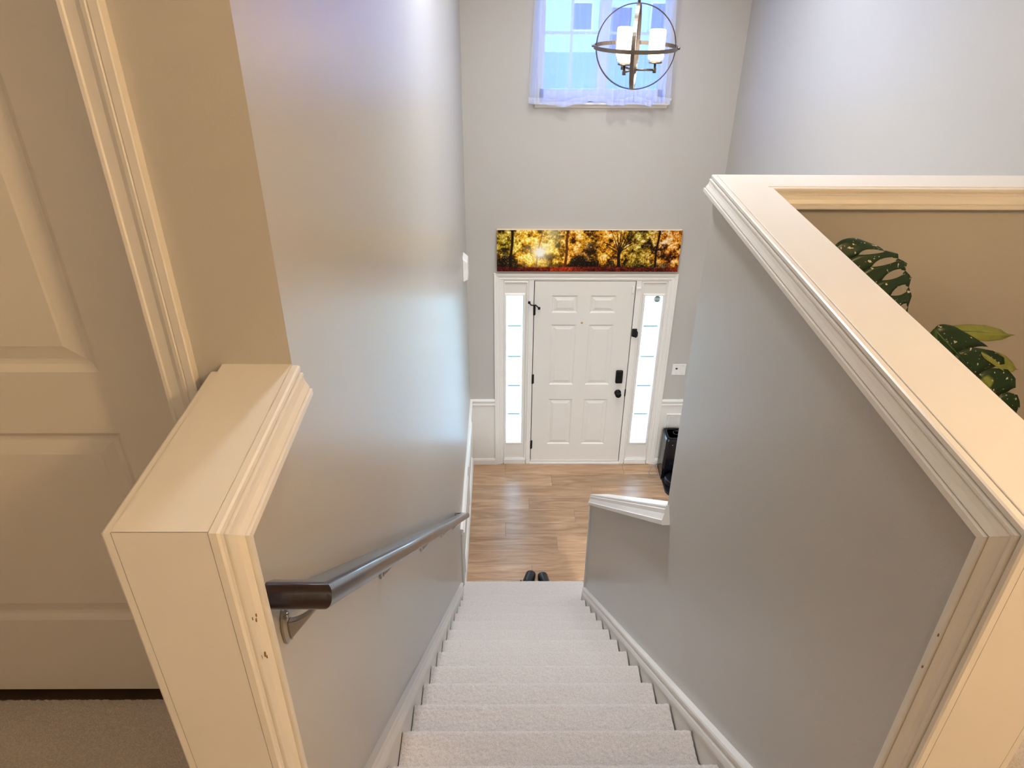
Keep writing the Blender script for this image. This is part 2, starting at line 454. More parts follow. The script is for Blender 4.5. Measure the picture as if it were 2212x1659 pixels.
o = obj('cap_board', cv, [tuple(range(6)), tuple(range(6, 12))] + [(i, (i + 1) % 6, 6 + (i + 1) % 6, 6 + i) for i in range(6)], TRIM); bev(o, .0015); adopt(o, gr)
adopt(prism_x('end_board', XR + g0, XR + TH - g0, [(YNR, ZC - .0004), (YNR + .013, ZC - .0138), (YNR + .013, -.30), (YNR, -.30)], TRIM), gr)
# left guard
gl = thing('trim_2', (0, 0, 0), kind=ST)
guard('casing', (XL, 0, 0), (0, 1, 0), (0, 0, 1), (1, 0, 0), [(YNL, -.30), (YNL, ZC - .002), (YD, ZC - .002)], (0, 0), gl, -1)
guard('casing', (XL - TH + .004, 0, 0), (0, 1, 0), (0, 0, 1), (-1, 0, 0), [(YNL, 0), (YNL, ZC - .002), (YD - .02, ZC - .002)], (0, 0), gl, -1)
adopt(prism_x('cap_board', XL - TH + .004 + g0, XL - g0, [(YNL + .0004, ZC), (YD, ZC), (YD, ZC - .014), (YNL + .0134, ZC - .014)], TRIM), gl)
adopt(prism_x('end_board', XL - TH + .004 + g0, XL - g0, [(YNL, ZC - .0004), (YNL + .013, ZC - .0138), (YNL + .013, -.02), (YNL, -.02)], TRIM), gl)
# nicks in the end casings
def nick(x, y_, z, nx, s, par):
    V = []; k = 7
    for i in range(k):
        a = 2 * math.pi * i / k
        V.append((x + nx, y_ + s * .45 * math.cos(a) * random.uniform(.7, 1.2), z + s * math.sin(a) * random.uniform(.7, 1.2)))
    V2 = [(v[0] - nx * 1.5, v[1], v[2]) for v in V]
    adopt(obj('nick', V + V2, [tuple(range(k)), tuple(range(k, 2 * k))] + [(i, (i + 1) % k, k + (i + 1) % k, k + i) for i in range(k)], NAILH), par)
for u, v, s in ((557, 1329, .0038), (553, 1337, .003), (558, 1339, .004), (577, 1413, .005), (573, 1420, .004), (580, 1419, .0035)):
    q = at(u, v, 0, XL + .0195); dd = q.y - YNL
    hh = np.interp(dd, [p[0] for p in GPROF[1:-1]], [p[1] for p in GPROF[1:-1]])
    nick(XL + hh, q.y, q.z, .0006, s, gl)
for u, v, s in ((2027, 1372, .003), (1993, 1440, .003)):
    q = at(u, v, 0, XR - .0265); nick(XR - .0266, q.y, q.z, -.0006, s, gr)

# stub wall casing, sloped
gs = thing('trim_3', (0, 0, 0), kind=ST)
SPROF = [(0, 0), (0, .012), (.004, .0135), (.012, .014), (.014, .017), (.03, .019), (.045, .025), (.052, .028), (.054, .031), (.070, .031), (.072, .028), (.072, 0)]
ya, yb = 2.105, 3.985
adopt(mould('casing', (XR, 0, 0), (0, 1, 0), (0, 0, 1), (-1, 0, 0), [(ya, stub_z(ya)), (yb, stub_z(yb))], SPROF, TRIM, side=-1), gs)
adopt(mould('casing', (XR + TH, 0, 0), (0, 1, 0), (0, 0, 1), (1, 0, 0), [(YC + .03, stub_z(YC + .03)), (yb, stub_z(yb))], SPROF, TRIM, side=-1), gs)
V = []
for x in (XR - .002, XR + TH + .002):
    for yy, dz in ((YC + .0275, -.014), (yb + .012, -.014), (yb + .012, .002), (YC + .0275, .002)): V.append((x, yy, stub_z(yy) + dz))
adopt(bev(obj('cap_board', V, [(0, 1, 2, 3), (7, 6, 5, 4), (0, 4, 5, 1), (1, 5, 6, 2), (2, 6, 7, 3), (3, 7, 4, 0)], TRIM), .002), gs)
adopt(box('end_board', XR - .014, XR + TH + .012, YS, YS + .016, ZF, stub_z(YS) - .03, TRIM, b=.003), gs)

# --- stair skirts and their cap mouldings
CAPM = [(0, 0), (0, .008), (.004, .011), (.010, .011), (.013, .008), (.018, .008), (.024, .012), (.034, .014), (.040, .014), (.044, .010), (.046, 0)]
def skirt(side, X, N, topoff, t, ytop, ybot):
    sk = thing('baseboard_' + side, (0, 0, 0), kind=ST)
    s = RISE / RUN
    def line(off): return [(ytop, nose_z(ytop) + off), (ybot, nose_z(ybot) + off)]
    V = []
    lo, hi = line(-.42), line(topoff - .055)
    lo[1] = (ybot, max(ZF, lo[1][1]))
    for h in (0, t):
        V += [(X + N * h, *lo[0]), (X + N * h, *lo[1]), (X + N * h, *hi[1]), (X + N * h, *hi[0])]
    adopt(obj('skirt_board', V, [(0, 1, 2, 3), (7, 6, 5, 4), (0, 4, 5, 1), (1, 5, 6, 2), (2, 6, 7, 3), (3, 7, 4, 0)], WAINS), sk)
    c = math.cos(math.atan(s))
    pr = [(d * 1.25, h + t * .55) for d, h in CAPM]; pr[0] = (0, 0); pr[-1] = (CAPM[-1][0] * 1.25, 0)
    adopt(mould('cap_moulding', (X, 0, 0), (0, 1, 0), (0, 0, 1), (N, 0, 0), line(topoff), pr, TRIM, side=-1), sk)
    return sk
skirt('left', XL, 1, .096, .018, .70, 4.10)
skirt('right', XR, -1, .074, .024, .70, 3.972)

# --- front wall: door casing, posts, sidelights, chair rail, wainscot
CPROF = [(0, 0), (0, .007), (.003, .010), (.008, .010), (.010, .008), (.014, .0085), (.026, .010), (.034, .015), (.040, .0165), (.042, .0145), (.044, .0165), (.056, .0180), (.058, .017), (.058, 0)]
CX0, CX1, CTZ = -.0945, 1.566, -1.0256
dc = thing('trim_4', (0, 0, 0), kind=ST)
adopt(mould('casing', (0, D, 0), (1, 0, 0), (0, 0, 1), (0, -1, 0), [(CX0 + .058, ZF), (CX0 + .058, CTZ - .058), (CX1 - .058, CTZ - .058), (CX1 - .058, ZF)], CPROF, TRIM, side=1), dc)
XD = .2751; DW, DH = .914, 2.03; ZD = ZF + .030
for a, b in ((CX0 + .055, -.012), (.222, XD - .007), (XD + DW + .007, 1.246), (1.484, CX1 - .055)):
    adopt(box('post', a, b, D - .004, D + .12, ZF, ZD + DH + .007, TRIM, b=.002), dc)
adopt(box('head', CX0 + .055, CX1 - .055, D - .004, D + .12, ZD + DH + .007, CTZ - .055, TRIM, b=.002), dc)
adopt(box('weatherstrip', XD - .006, XD + DW + .006, D + .040, D + .06, ZF, ZD + DH + .006, GAP), dc)
adopt(box('threshold', .262, XD + DW + .012, D - .012, D + .10, ZF, ZF + .027, TRIM, b=.004), dc)

def relief(name, x0, x1, z0, z1, yf, depths, m, parent, sgn=1):
    """raised-and-fielded panel: concentric rectangles [(inset, depth behind the face)]"""
    V, Fc = [], []
    for ins, dep in depths:
        V += [(x0 + ins, yf + sgn * dep, z0 + ins), (x1 - ins, yf + sgn * dep, z0 + ins), (x1 - ins, yf + sgn * dep, z1 - ins), (x0 + ins, yf + sgn * dep, z1 - ins)]
    for r in range(len(depths) - 1):
        for k in range(4): Fc.append((r * 4 + k, r * 4 + (k + 1) % 4, (r + 1) * 4 + (k + 1) % 4, (r + 1) * 4 + k))
    Fc.append(tuple((len(depths) - 1) * 4 + k for k in range(4)))
    me_o = obj(name, V, Fc, m); return adopt(me_o, parent)
RD = [(0, 0), (.004, .0015), (.014, .0075), (.019, .0080), (.022, .0080), (.046, .0030), (.050, .0012), (.052, .0012)]

d1 = thing('door_1', (XD + DW / 2, D, ZD), kind=ST)
px = [(.1545, .3935), (.5065, .7455)]; pz = [(.222, .771), (.937, 1.594), (1.714, 1.891)]
px = [(a + .005, b + .005) for a, b in px]
xs = [0, px[0][0], px[0][1], px[1][0], px[1][1], DW]; zs = [0, pz[0][0], pz[0][1], pz[1][0], pz[1][1], pz[2][0], pz[2][1], DH]
bl = []
for i in range(5):
    if i in (0, 2, 4): bl.append((XD + xs[i], XD + xs[i + 1], D, D + .04, ZD, ZD + DH))
    else:
        for j in (0, 2, 4, 6): bl.append((XD + xs[i], XD + xs[i + 1], D, D + .04, ZD + zs[j], ZD + zs[j + 1]))
adopt(boxes('door_slab', bl, DOORP), d1)
for a, b in px:
    for c, e in pz: relief('door_panel', XD + a, XD + b, ZD + c, ZD + e, D, RD, DOORP, d1)
# hardware
for z in (-1.39, -2.13, -2.915):
    h = lathe('hinge', [(.0, -.052), (.0075, -.05), (.0075, .05), (.0, .052)], BLACKM, seg=12, loc=(XD - .002, D - .008, z)); adopt(h, d1)
    adopt(box('hinge_leaf', XD - .010, XD + .012, D - .004, D + .002, z - .05, z + .05, BLACKM), d1)
hs = tube('door_stop', [(XD - .048, D - .050, -1.296), (XD - .032, D - .030, -1.328), (XD - .010, D - .012, -1.338), (XD + .012, D - .014, -1.335), (XD + .040, D - .040, -1.352)], .0055, BLACKM); adopt(hs, d1)
for q in ((XD - .050, D - .052, -1.292), (XD + .042, D - .042, -1.354)):
    adopt(lathe('stop_pad', [(0, -.012), (.010, -.010), (.012, 0), (.010, .010), (0, .012)], BLACKM, seg=12, loc=q), d1)
k = bev(box('keypad_lock', 1.082, 1.150, D - .030, D, -2.168, -2.028, BLACKM), .010, 3); adopt(k, d1)
adopt(bev(box('thumb_turn', 1.109, 1.123, D - .044, D - .029, -2.135, -2.100, BLACKM), .004, 2), d1)
adopt(lathe('door_knob', [(.033, 0), (.033, -.006), (.012, -.010), (.012, -.030), (.026, -.036), (.030, -.052), (.024, -.066), (0, -.070)], BLACKM, seg=24, loc=(1.118, D, -2.285), axis='y'), d1)
adopt(box('latch_plate', XD + DW - .004, XD + DW + .008, D - .006, D + .01, -2.33, -2.25, BLACKM, b=.003), d1)
adopt(lathe('peephole', [(.009, 0), (.010, -.003), (.006, -.005), (0, -.005)], GOLD, seg=16, loc=(.722, D, -1.52), axis='y'), d1)
adopt(box('alarm_contact', XD + DW - .030, XD + DW - .010, D - .014, D, -1.215, -1.150, PLASTW, b=.003), d1)
# swing-bar guard on the post
adopt(bev(box('guard_plate', 1.196, 1.244, D - .014, D - .003, -1.660, -1.578, DARKP), .006, 2), dc)
adopt(tube('guard_bar', [(1.196, D - .02, -1.594), (1.236, D - .036, -1.588), (1.244, D - .036, -1.604), (1.244, D - .036, -1.640), (1.236, D - .036, -1.654), (1.200, D - .02, -1.648)], .006, BLACKM), dc)
adopt(box('contact_magnet', 1.196, 1.236, D - .016, D - .003, -1.176, -1.160, PLASTW, b=.003), dc)
adopt(box('door_sweep', XD + .002, XD + DW - .002, D - .004, D + .004, ZD + .002, ZD + .020, DOORP, b=.002), d1)

def sidelight(num, x0, x1, gx0, gx1, gz0, gz1):
    w = thing('window_%d' % num, ((x0 + x1) / 2, D, ZF), kind=ST)
    yf = D + .014
    adopt(boxes('panel_frame', [(x0, gx0, yf, yf + .03, ZF, ZD + DH + .003), (gx1, x1, yf, yf + .03, ZF, ZD + DH + .003),
                          (gx0, gx1, yf, yf + .03, ZF, gz0), (gx0, gx1, yf, yf + .03, gz1, ZD + DH + .003)], DOORP), w)
    LP = [(0, 0), (0, .006), (.004, .011), (.010, .012), (.018, .008), (.024, .004), (.024, 0)]
    adopt(mould('glass_stop', (0, yf, 0), (1, 0, 0), (0, 0, 1), (0, -1, 0), [(gx0, gz0), (gx0, gz1), (gx1, gz1), (gx1, gz0)], LP, TRIM, closed=True, side=1), w)
    FP = [(0, 0), (0, .013), (.005, .014), (.012, .009), (.018, .006), (.018, 0)]
    adopt(mould('panel_bead', (0, yf, 0), (1, 0, 0), (0, 0, 1), (0, -1, 0), [(x0 + .018, ZF + .07), (x0 + .018, ZD + DH - .014), (x1 - .018, ZD + DH - .014), (x1 - .018, ZF + .07)], FP, TRIM, closed=True, side=1), w)
    gz = [gz0, -2.551, -2.219, -1.891, -1.564, gz1]
    for a, b in zip(gz[:-1], gz[1:]):
        adopt(box('pane', gx0, gx1, yf + .010, yf + .016, a + (.004 if a != gz0 else 0), b - (.004 if b != gz1 else 0), FROST), w)
    for z in gz[1:-1]:
        adopt(box('muntin', gx0 + .012, gx1 - .012, yf + .004, yf + .018, z - .008, z + .008, MUNT), w)
    adopt(bev(box('base_moulding', x0 + .004, x1 - .004, D - .010, yf, ZF, ZF + .062, TRIM), .006, 2), w)
    return w
MUNT = mat('blue_white_muntin', (.42, .62, .70, 1), .5)
sidelight(2, -.012, .222, .019, .167, -2.894, -1.252)
w3 = sidelight(3, 1.246, 1.484, 1.294, 1.452, -2.894, -1.252)
# octagonal security sticker near the top of the right-hand sidelight
stk = thing('security_sticker', (1.405, D + .022, -1.288), 'small octagonal grey and green sticker on sidelight glass', 'sticker')
def octa(z0, z1, m, nm):
    def hw(z):
        z = abs(z); return .030 if z < .0125 else .030 - (z - .0125) * 1.0
    V = [(s * hw(z), yy, z) for yy in (0, -.0012) for z, s in ((z0, -1), (z0, 1), (z1, 1), (z1, -1))]
    obj(nm, V, [(0, 1, 2, 3), (7, 6, 5, 4), (0, 4, 5, 1), (1, 5, 6, 2), (2, 6, 7, 3), (3, 7, 4, 0)], m, stk)
octa(.0125, .030, STK_G, 'top_band'); octa(-.0125, .0125, STK_W, 'middle_band'); octa(-.030, -.0125, STK_G, 'bottom_band')
for i, xx in enumerate((-.015, -.004, .008)): box('print_mark', xx, xx + .007, -.0018, -.0011, -.006, .006, STK_G, stk)

# chair rail, wainscot and baseboards of the foyer
RPROF = [(0, 0), (0, .010), (.004, .020), (.012, .024), (.020, .024), (.026, .016), (.036, .014), (.050, .012), (.058, .016), (.066, .016), (.070, .010), (.074, 0)]
BPROF = [(0, 0), (0, .006), (.006, .010), (.014, .012), (.020, .014), (.024, .014), (.075, .014), (.075, 0)]
CRZ = -2.364
cr = thing('trim_5', (0, 0, 0), kind=ST)
def hstrip(nm, O, A, N, a, b, ztop, prof, ext=(0, 0), par=cr, m=TRIM):
    return adopt(mould(nm, O, A, (0, 0, 1), N, [(a, ztop), (b, ztop)], prof, m, side=-1, ext=ext), par)
hstrip('chair_rail', (0, D, 0), (1, 0, 0), (0, -1, 0), XL, CX0, CRZ, RPROF, (-1, 0))
hstrip('chair_rail', (0, D, 0), (1, 0, 0), (0, -1, 0), CX1, XW, CRZ, RPROF, (0, -1))
adopt(box('wainscot_board', XL, CX0, D - .004, D, ZF, CRZ - .02, WAINS), cr)
adopt(box('wainscot_board', CX1, XW, D - .004, D, ZF, CRZ - .02, WAINS), cr)
YWE = 4.27
hstrip('chair_rail', (XL, 0, 0), (0, 1, 0), (1, 0, 0), YWE, D, CRZ, RPROF, (0, -1))
adopt(box('wainscot_board', XL, XL + .006, YWE + .01, D, ZF, CRZ - .02, WAINS), cr)
hstrip('chair_rail', (XW, 0, 0), (0, 1, 0), (-1, 0, 0), YC, D, CRZ, RPROF, (0, -1))
adopt(box('wainscot_board', XW - .004, XW, YC, D, ZF, CRZ - .02, WAINS), cr)
bb = thing('baseboard_foyer', (0, 0, 0), kind=ST)
BZ = ZF + .072
hstrip('base', (0, D - .004, 0), (1, 0, 0), (0, -1, 0), XL, CX0 + .002, BZ, BPROF, (-1, 0), bb)
hstrip('base', (0, D - .004, 0), (1, 0, 0), (0, -1, 0), CX1 - .002, XW, BZ, BPROF, (0, -1), bb)
hstrip('base', (XL + .006, 0, 0), (0, 1, 0), (1, 0, 0), YWE + .06, D, BZ, BPROF, (0, -1), bb)
hstrip('base', (XW - .004, 0, 0), (0, 1, 0), (-1, 0, 0), YC, D, BZ, BPROF, (0, -1), bb)
PFP = [(0, 0), (0, .008), (.005, .014), (.012, .012), (.020, .006), (.028, .008), (.032, .006), (.034, 0)]
def pframe(O, A, N, a, b, z0, z1):
    adopt(mould('panel_moulding', O, A, (0, 0, 1), N, [(a, z0), (a, z1), (b, z1), (b, z0)], PFP, TRIM, closed=True, side=-1), cr)
pframe((0, D - .004, 0), (1, 0, 0), (0, -1, 0), 1.631, XW - .06, -2.98, -2.533)
pframe((XL + .006, 0, 0), (0, 1, 0), (1, 0, 0), 4.42, 5.15, -2.98, -2.533)
pframe((XL + .006, 0, 0), (0, 1, 0), (1, 0, 0), 5.27, 6.0, -2.98, -2.533)
# vertical end trim where the wainscot stops at the stair
adopt(box('end_trim', XL, XL + .016, YWE, YWE + .045, ZF, CRZ - .06, TRIM, b=.003), cr)

# --- upper twin window
w1 = thing('window_1', ((WX0 + WX1) / 2, D, WZ0), kind=ST)
yi = D + .06
gx = [(.310, .722), (.806, 1.222)]; gz = (.518, 1.94)
adopt(boxes('frame', [(WX0, gx[0][0], yi, yi + .05, WZ0, WZ1), (gx[1][1], WX1, yi, yi + .05, WZ0, WZ1), (gx[0][1], gx[1][0], yi - .02, yi + .05, WZ0, WZ1),
                (WX0, WX1, yi, yi + .05, WZ0, gz[0]), (WX0, WX1, yi, yi + .05, gz[1], WZ1)], TRIM), w1)
adopt(boxes('jamb', [(WX0, WX0 + .012, D, yi, WZ0, WZ1), (WX1 - .012, WX1, D, yi, WZ0, WZ1), (WX0, WX1, D, yi, WZ1 - .012, WZ1)], TRIM), w1)
for a, b in gx:
    mid = (a + b) / 2
    adopt(box('meeting_rail', a, b, yi + .002, yi + .045, 1.22, 1.26, TRIM), w1)
    adopt(box('muntin', mid - .010, mid + .010, yi + .010, yi + .034, gz[0], gz[1], TRIM), w1)
    for z in (.922, 1.60): adopt(box('muntin', a, b, yi + .011, yi + .033, z - .010, z + .010, TRIM), w1)
    zr = [gz[0], .912, .932, 1.22, 1.26, 1.59, 1.61, gz[1]]
    for x0, x1 in ((a, mid - .01), (mid + .01, b)):
        for q in range(0, 8, 2): adopt(box('pane', x0, x1, yi + .018, yi + .022, zr[q], zr[q + 1], PANE), w1)
# stool and apron
adopt(bev(box('sill', .232, 1.300, D - .045, yi, .418, WZ0, TRIM), .005, 2), w1)
AP = [(0, 0), (0, .026), (.005, .026), (.012, .018), (.020, .016), (.028, .012), (.030, 0)]
adopt(mould('apron', (0, D, 0), (1, 0, 0), (0, 0, 1), (0, -1, 0), [(.240, .418), (1.290, .418)], AP, TRIM, side=-1), w1)
for nm, x0, x1, z0, z1 in (('pl', 0, 1, 0, 1),):
    for loc, sx, sz in (((.766, D + .15, 1.23), 1.0, 1.6), ((.105, D + .13, -2.07), .24, 1.8), ((1.365, D + .13, -2.07), .24, 1.8)):
        pd = bpy.data.lights.new('window_portal', 'AREA'); pd.shape = 'RECTANGLE'; pd.size = sx; pd.size_y = sz; pd.cycles.is_portal = True
        po = bpy.data.objects.new('window_portal', pd); COL.objects.link(po); po.location = loc; po.rotation_euler = (math.radians(-90), 0, 0)

# ================================================================== STAIRS
stairs = thing('staircase', ((XL + XR) / 2, Y0 + .33, ZF), 'long straight staircase carpeted in light beige pile', 'staircase')
def step_profile(yn, z, back):
    P = [(yn - back, z)]
    nt = 0
    r = .022
    pts = [(yn - back, z), (yn - r, z)]
    for a in (70, 50, 30, 10, -10, -40): pts.append((yn - r + r * math.cos(math.radians(a)), z - r + r * math.sin(math.radians(a))))
    pts += [(yn - .014, z - .046), (yn - .024, z - .058), (yn - .026, z - RISE - .004)]
    return pts
def resample(pts, step):
    out = [pts[0]]
    for a, b in zip(pts[:-1], pts[1:]):
        L = math.hypot(b[0] - a[0], b[1] - a[1]); k = max(1, int(round(L / step)))
        for i in range(1, k + 1): out.append((a[0] + (b[0] - a[0]) * i / k, a[1] + (b[1] - a[1]) * i / k))
    return out
def smooth2(a):
    a = (a + np.roll(a, 1, 0) + np.roll(a, -1, 0)) / 3; return (a + np.roll(a, 1, 1) + np.roll(a, -1, 1)) / 3
for k in range(1, 17):
    z = ZF + k * RISE
    yn = Y0 + .3307 if k == 1 else Y0 - (k - 2) * RUN
    back = (Y0 + .3307 - YS - .018) if k == 1 else RUN + .028
    if k == 16: back = .06; z = -.001
    x0, x1 = SL, SR
    if k == 1: x0, x1 = XL + .010, XR + .030
    stp = .0045 if k >= 9 else .010
    pts = resample(step_profile(yn, z, back), stp)
    nx = int((x1 - x0) / stp)
    amp = .0040 if k >= 9 else .0024
    N0 = rng.rand(len(pts), nx + 1) - .5
    wav = smooth2(smooth2(rng.rand(len(pts), nx + 1) - .5)) * .6
    J = (N0 * .6 + wav) * 2 * amp
    PT = np.array(pts); T = np.gradient(PT, axis=0); nrm = np.stack([T[:, 1] * -1, T[:, 0]], 1); nrm /= np.linalg.norm(nrm, axis=1)[:, None]
    xs_ = np.linspace(x0, x1, nx + 1)
    Yv = PT[:, 0][:, None] + nrm[:, 0][:, None] * J; Zv = PT[:, 1][:, None] + nrm[:, 1][:, None] * J
    Xv = np.broadcast_to(xs_[None, :], Yv.shape)
    co = np.stack([Xv, Yv, Zv], -1).reshape(-1, 3)
    w = nx + 1; ii = np.arange(len(pts) - 1)[:, None] * w + np.arange(nx)[None, :]
    fc = np.stack([ii, ii + 1, ii + w + 1, ii + w], -1).reshape(-1, 4)
    me = bpy.data.meshes.new('step'); me.from_pydata(co.tolist(), [], fc.tolist()); me.update()
    me.polygons.foreach_set('use_smooth', [True] * len(me.polygons)); me.materials.append(CARPET)
    o = bpy.data.objects.new('step', me); COL.objects.link(o); adopt(o, stairs)
# closed string under the steps
V = []
for x in (SL + .002, SR - .002):
    V += [(x, .70, -.30), (x, Y0 - .05, ZF + .10), (x, Y0 - .05, ZF + .02), (x, .70, -.52)]
adopt(obj('carriage', V, [(0, 1, 2, 3), (7, 6, 5, 4), (0, 4, 5, 1), (1, 5, 6, 2), (2, 6, 7, 3), (3, 7, 4, 0)], DKWOOD), stairs)

# ================================================================== HANDRAIL
rail = thing('handrail', (XL, .72, .68), 'dark cherry wooden handrail on nickel brackets along the stair wall', 'handrail')
def stadium(w, h, seg=7):
    """rounded rail section in local (across, up)"""
    P = []; r = h * .42
    for cx, cz, a0 in ((w / 2 - r, h / 2 - r, 0), (-w / 2 + r, h / 2 - r, 90), (-w / 2 + r, -h / 2 + r, 180), (w / 2 - r, -h / 2 + r, 270)):
        for i in range(seg + 1):
            a = math.radians(a0 + 90 * i / seg); P.append((cx + r * math.cos(a), cz + r * math.sin(a)))
    return P
RX = XL + .068; RWD, RHT = .060, .038
SLR = .832; ry0, rz0 = .746, .730; ry1 = 3.834; rz1 = rz0 - SLR * (ry1 - ry0)
sec = stadium(RWD, RHT); ns = len(sec)
th = math.atan(SLR); dirn = Vector((0, math.cos(th), -math.sin(th))); upn = Vector((0, math.sin(th), math.cos(th)))
def rail_c(y): return Vector((RX, y, rz0 - SLR * (y - ry0)))
# path: wall return -> rail -> wall return, mitred in the plane of the rail
V = []
c0 = Vector((RX, ry0, rz0)); c1 = Vector((RX, ry1, rz1))
V = []
for a, b in sec: V.append(Vector((XL + .002, c0.y, c0.z)) - dirn * a + upn * b)
for a, b in sec: V.append(c0 + Vector((1, 0, 0)) * a - dirn * a + upn * b)
for a, b in sec: V.append(c1 + Vector((1, 0, 0)) * a + dirn * a + upn * b)
for a, b in sec: V.append(Vector((XL + .002, c1.y, c1.z)) + dirn * a + upn * b)
Fc = []
for s in range(3):
    for k in range(ns):
        k2 = (k + 1) % ns; Fc.append((s * ns + k, s * ns + k2, (s + 1) * ns + k2, (s + 1) * ns + k))
Fc += [tuple(range(ns)), tuple(3 * ns + k for k in range(ns))]
ro = obj('rail', V, Fc, RAILM)
for p in ro.data.polygons: p.use_smooth = len(p.vertices) == 4
ro.modifiers.new('edge', 'EDGE_SPLIT').split_angle = math.radians(35)
adopt(ro, rail)
def bracket(y):
    c = Vector((RX, y, rz0 - SLR * (y - ry0))) - upn * (RHT / 2)          # underside of the rail
    zb = c.z - .062
    # oval wall plate
    V = []; n = 20
    for x, s in ((XL + .001, 1), (XL + .005, 1), (XL + .009, .72)):
        for i in range(n):
            a = 2 * math.pi * i / n; V.append((x, y + .017 * s * math.cos(a), zb + .034 * s * math.sin(a)))
    Fc = [(r * n + i, r * n + (i + 1) % n, (r + 1) * n + (i + 1) % n, (r + 1) * n + i) for r in range(2) for i in range(n)]
    Fc += [tuple(range(n)), tuple(2 * n + i for i in range(n))]
    pl = obj('wall_plate', V, Fc, STEEL); adopt(pl, rail)
    for dz in (-.024, .024):
        adopt(lathe('screw', [(0, 0), (.005, 0), (.004, .004), (0, .005)], STEEL, seg=10, loc=(XL + .006, y, zb + dz), axis='x'), rail)
    # curved blade-shaped arm
    V = []; m_ = 9
    for i in range(m_):
        t = i / (m_ - 1)
        x = XL + .008 + (RX - XL - .012) * t
        top = zb + .014 + (c.z - .003 - zb - .014) * (t ** 1.8); bot = zb - .026 + (c.z - .010 - zb + .026) * t
        w_ = .006
        V += [(x, y - w_, top), (x, y + w_, top), (x, y + w_, min(bot, top - .004)), (x, y - w_, min(bot, top - .004))]
    Fc = []
    for i in range(m_ - 1):
        for k in range(4): Fc.append((i * 4 + k, i * 4 + (k + 1) % 4, i * 4 + 4 + (k + 1) % 4, i * 4 + 4 + k))
    Fc += [(0, 1, 2, 3), tuple((m_ - 1) * 4 + k for k in range(4))]
    adopt(bev(obj('arm', V, Fc, STEEL), .002, 2), rail)
    # saddle strap under the rail
    V = []
    for x in (RX - .022, RX + .012):
        for s, q in ((-1, 0), (1, 0), (1, .005), (-1, .005)): V.append(Vector((x, c.y, c.z)) + dirn * (.020 * s) - upn * q)
    adopt(obj('saddle', V, [(0, 1, 2, 3), (7, 6, 5, 4), (0, 4, 5, 1), (1, 5, 6, 2), (2, 6, 7, 3), (3, 7, 4, 0)], STEEL), rail)
for yb_ in (.775, 1.45, 2.2, 2.95, 3.6): bracket(yb_)

# ================================================================== CLOSET DOOR on the upper hall
d2 = thing('door_2', ((DX0 + DX1) / 2, YD + .1, 0), kind=ST)
LX0, LX1, LZ0, LZ1 = DX0 + .003, DX1 - .003, .028, 2.045; yf = YD + .090
pxr = (LX0 + .145, LX1 - .148); pzr = [(.262, .757), (.886, 1.90)]
bl = [(LX0, pxr[0], yf, yf + .035, LZ0, LZ1), (pxr[1], LX1, yf, yf + .035, LZ0, LZ1),
      (pxr[0], pxr[1], yf, yf + .035, LZ0, pzr[0][0]), (pxr[0], pxr[1], yf, yf + .035, pzr[0][1], pzr[1][0]), (pxr[0], pxr[1], yf, yf + .035, pzr[1][1], LZ1)]
adopt(boxes('door_slab', bl, DOORP), d2)
RD2 = [(0, 0), (.003, .002), (.012, .0085), (.018, .0095), (.022, .0095), (.046, .0035), (.050, .002), (.052, .002)]
for z0, z1 in pzr: relief('door_panel', pxr[0], pxr[1], z0, z1, yf, RD2, DOORP, d2)
adopt(box('door_jamb', DX1 - .001, DX1 + .012, YD + .001, YD + TH - .001, 0, DZT, TRIM), d2)
adopt(box('door_jamb', DX0 - .012, DX0 + .001, YD + .001, YD + TH - .001, 0, DZT, TRIM), d2)
KC = lathe('door_knob', [(.032, 0), (.032, -.006), (.012, -.010), (.012, -.030), (.026, -.036), (.029, -.052), (.022, -.064), (0, -.068)], STEEL, seg=20, loc=(LX0 + .06, yf, .95), axis='y'); adopt(KC, d2)
t6 = thing('trim_6', (0, 0, 0), kind=ST)
adopt(mould('casing', (0, YD, 0), (1, 0, 0), (0, 0, 1), (0, -1, 0), [(DX0 - .004, 0), (DX0 - .004, DZT + .004), (DX1 + .004, DZT + .004), (DX1 + .004, 0)], CPROF, TRIM, side=1), t6)
adopt(mould('baseboard', (0, YD, 0), (1, 0, 0), (0, 0, 1), (0, -1, 0), [(XHL, .085), (DX0 - .062, .085)], BPROF, TRIM, side=-1), t6)
adopt(mould('baseboard', (0, YC - TH, 0), (1, 0, 0), (0, 0, 1), (0, -1, 0), [(XR + TH, .085), (XW, .085)], BPROF, TRIM, side=-1), t6)
# dark wood strip below the door
box('trim_7', DX0, DX1, YD + .083, YD + .125, -.006, .001, DKWOOD, kind=ST)

# ================================================================== HALL LIGHTS (overhead, out of view)
def flush_light(loc, watt, label, colour=(1, .66, .33)):
    t = thing('ceiling_light', loc, label, 'ceiling light')
    lathe('base', [(.15, 0), (.15, -.02), (.13, -.028), (0, -.028)], STEEL, t, seg=32)
    V = [(.13 * math.cos(a), -.028 - .075 * math.sin(a)) for a in np.linspace(0, math.pi / 2, 9)]
    lathe('globe', [(max(0, r), z) for r, z in V], LAMPG, t, seg=32)
    lamp('hall_bulb', 'POINT', (loc[0], loc[1], loc[2] - .19), watt, colour, .07)
flush_light((1.45, -.15, ZCEIL), HALL_W, 'domed flush ceiling light above the nook with the plant')
flush_light((-.35, -.85, ZCEIL), HALL_FILL_W, 'domed flush ceiling light over the hall landing', (1, .86, .68))  # unseen lamp added to brighten the closet door and landing

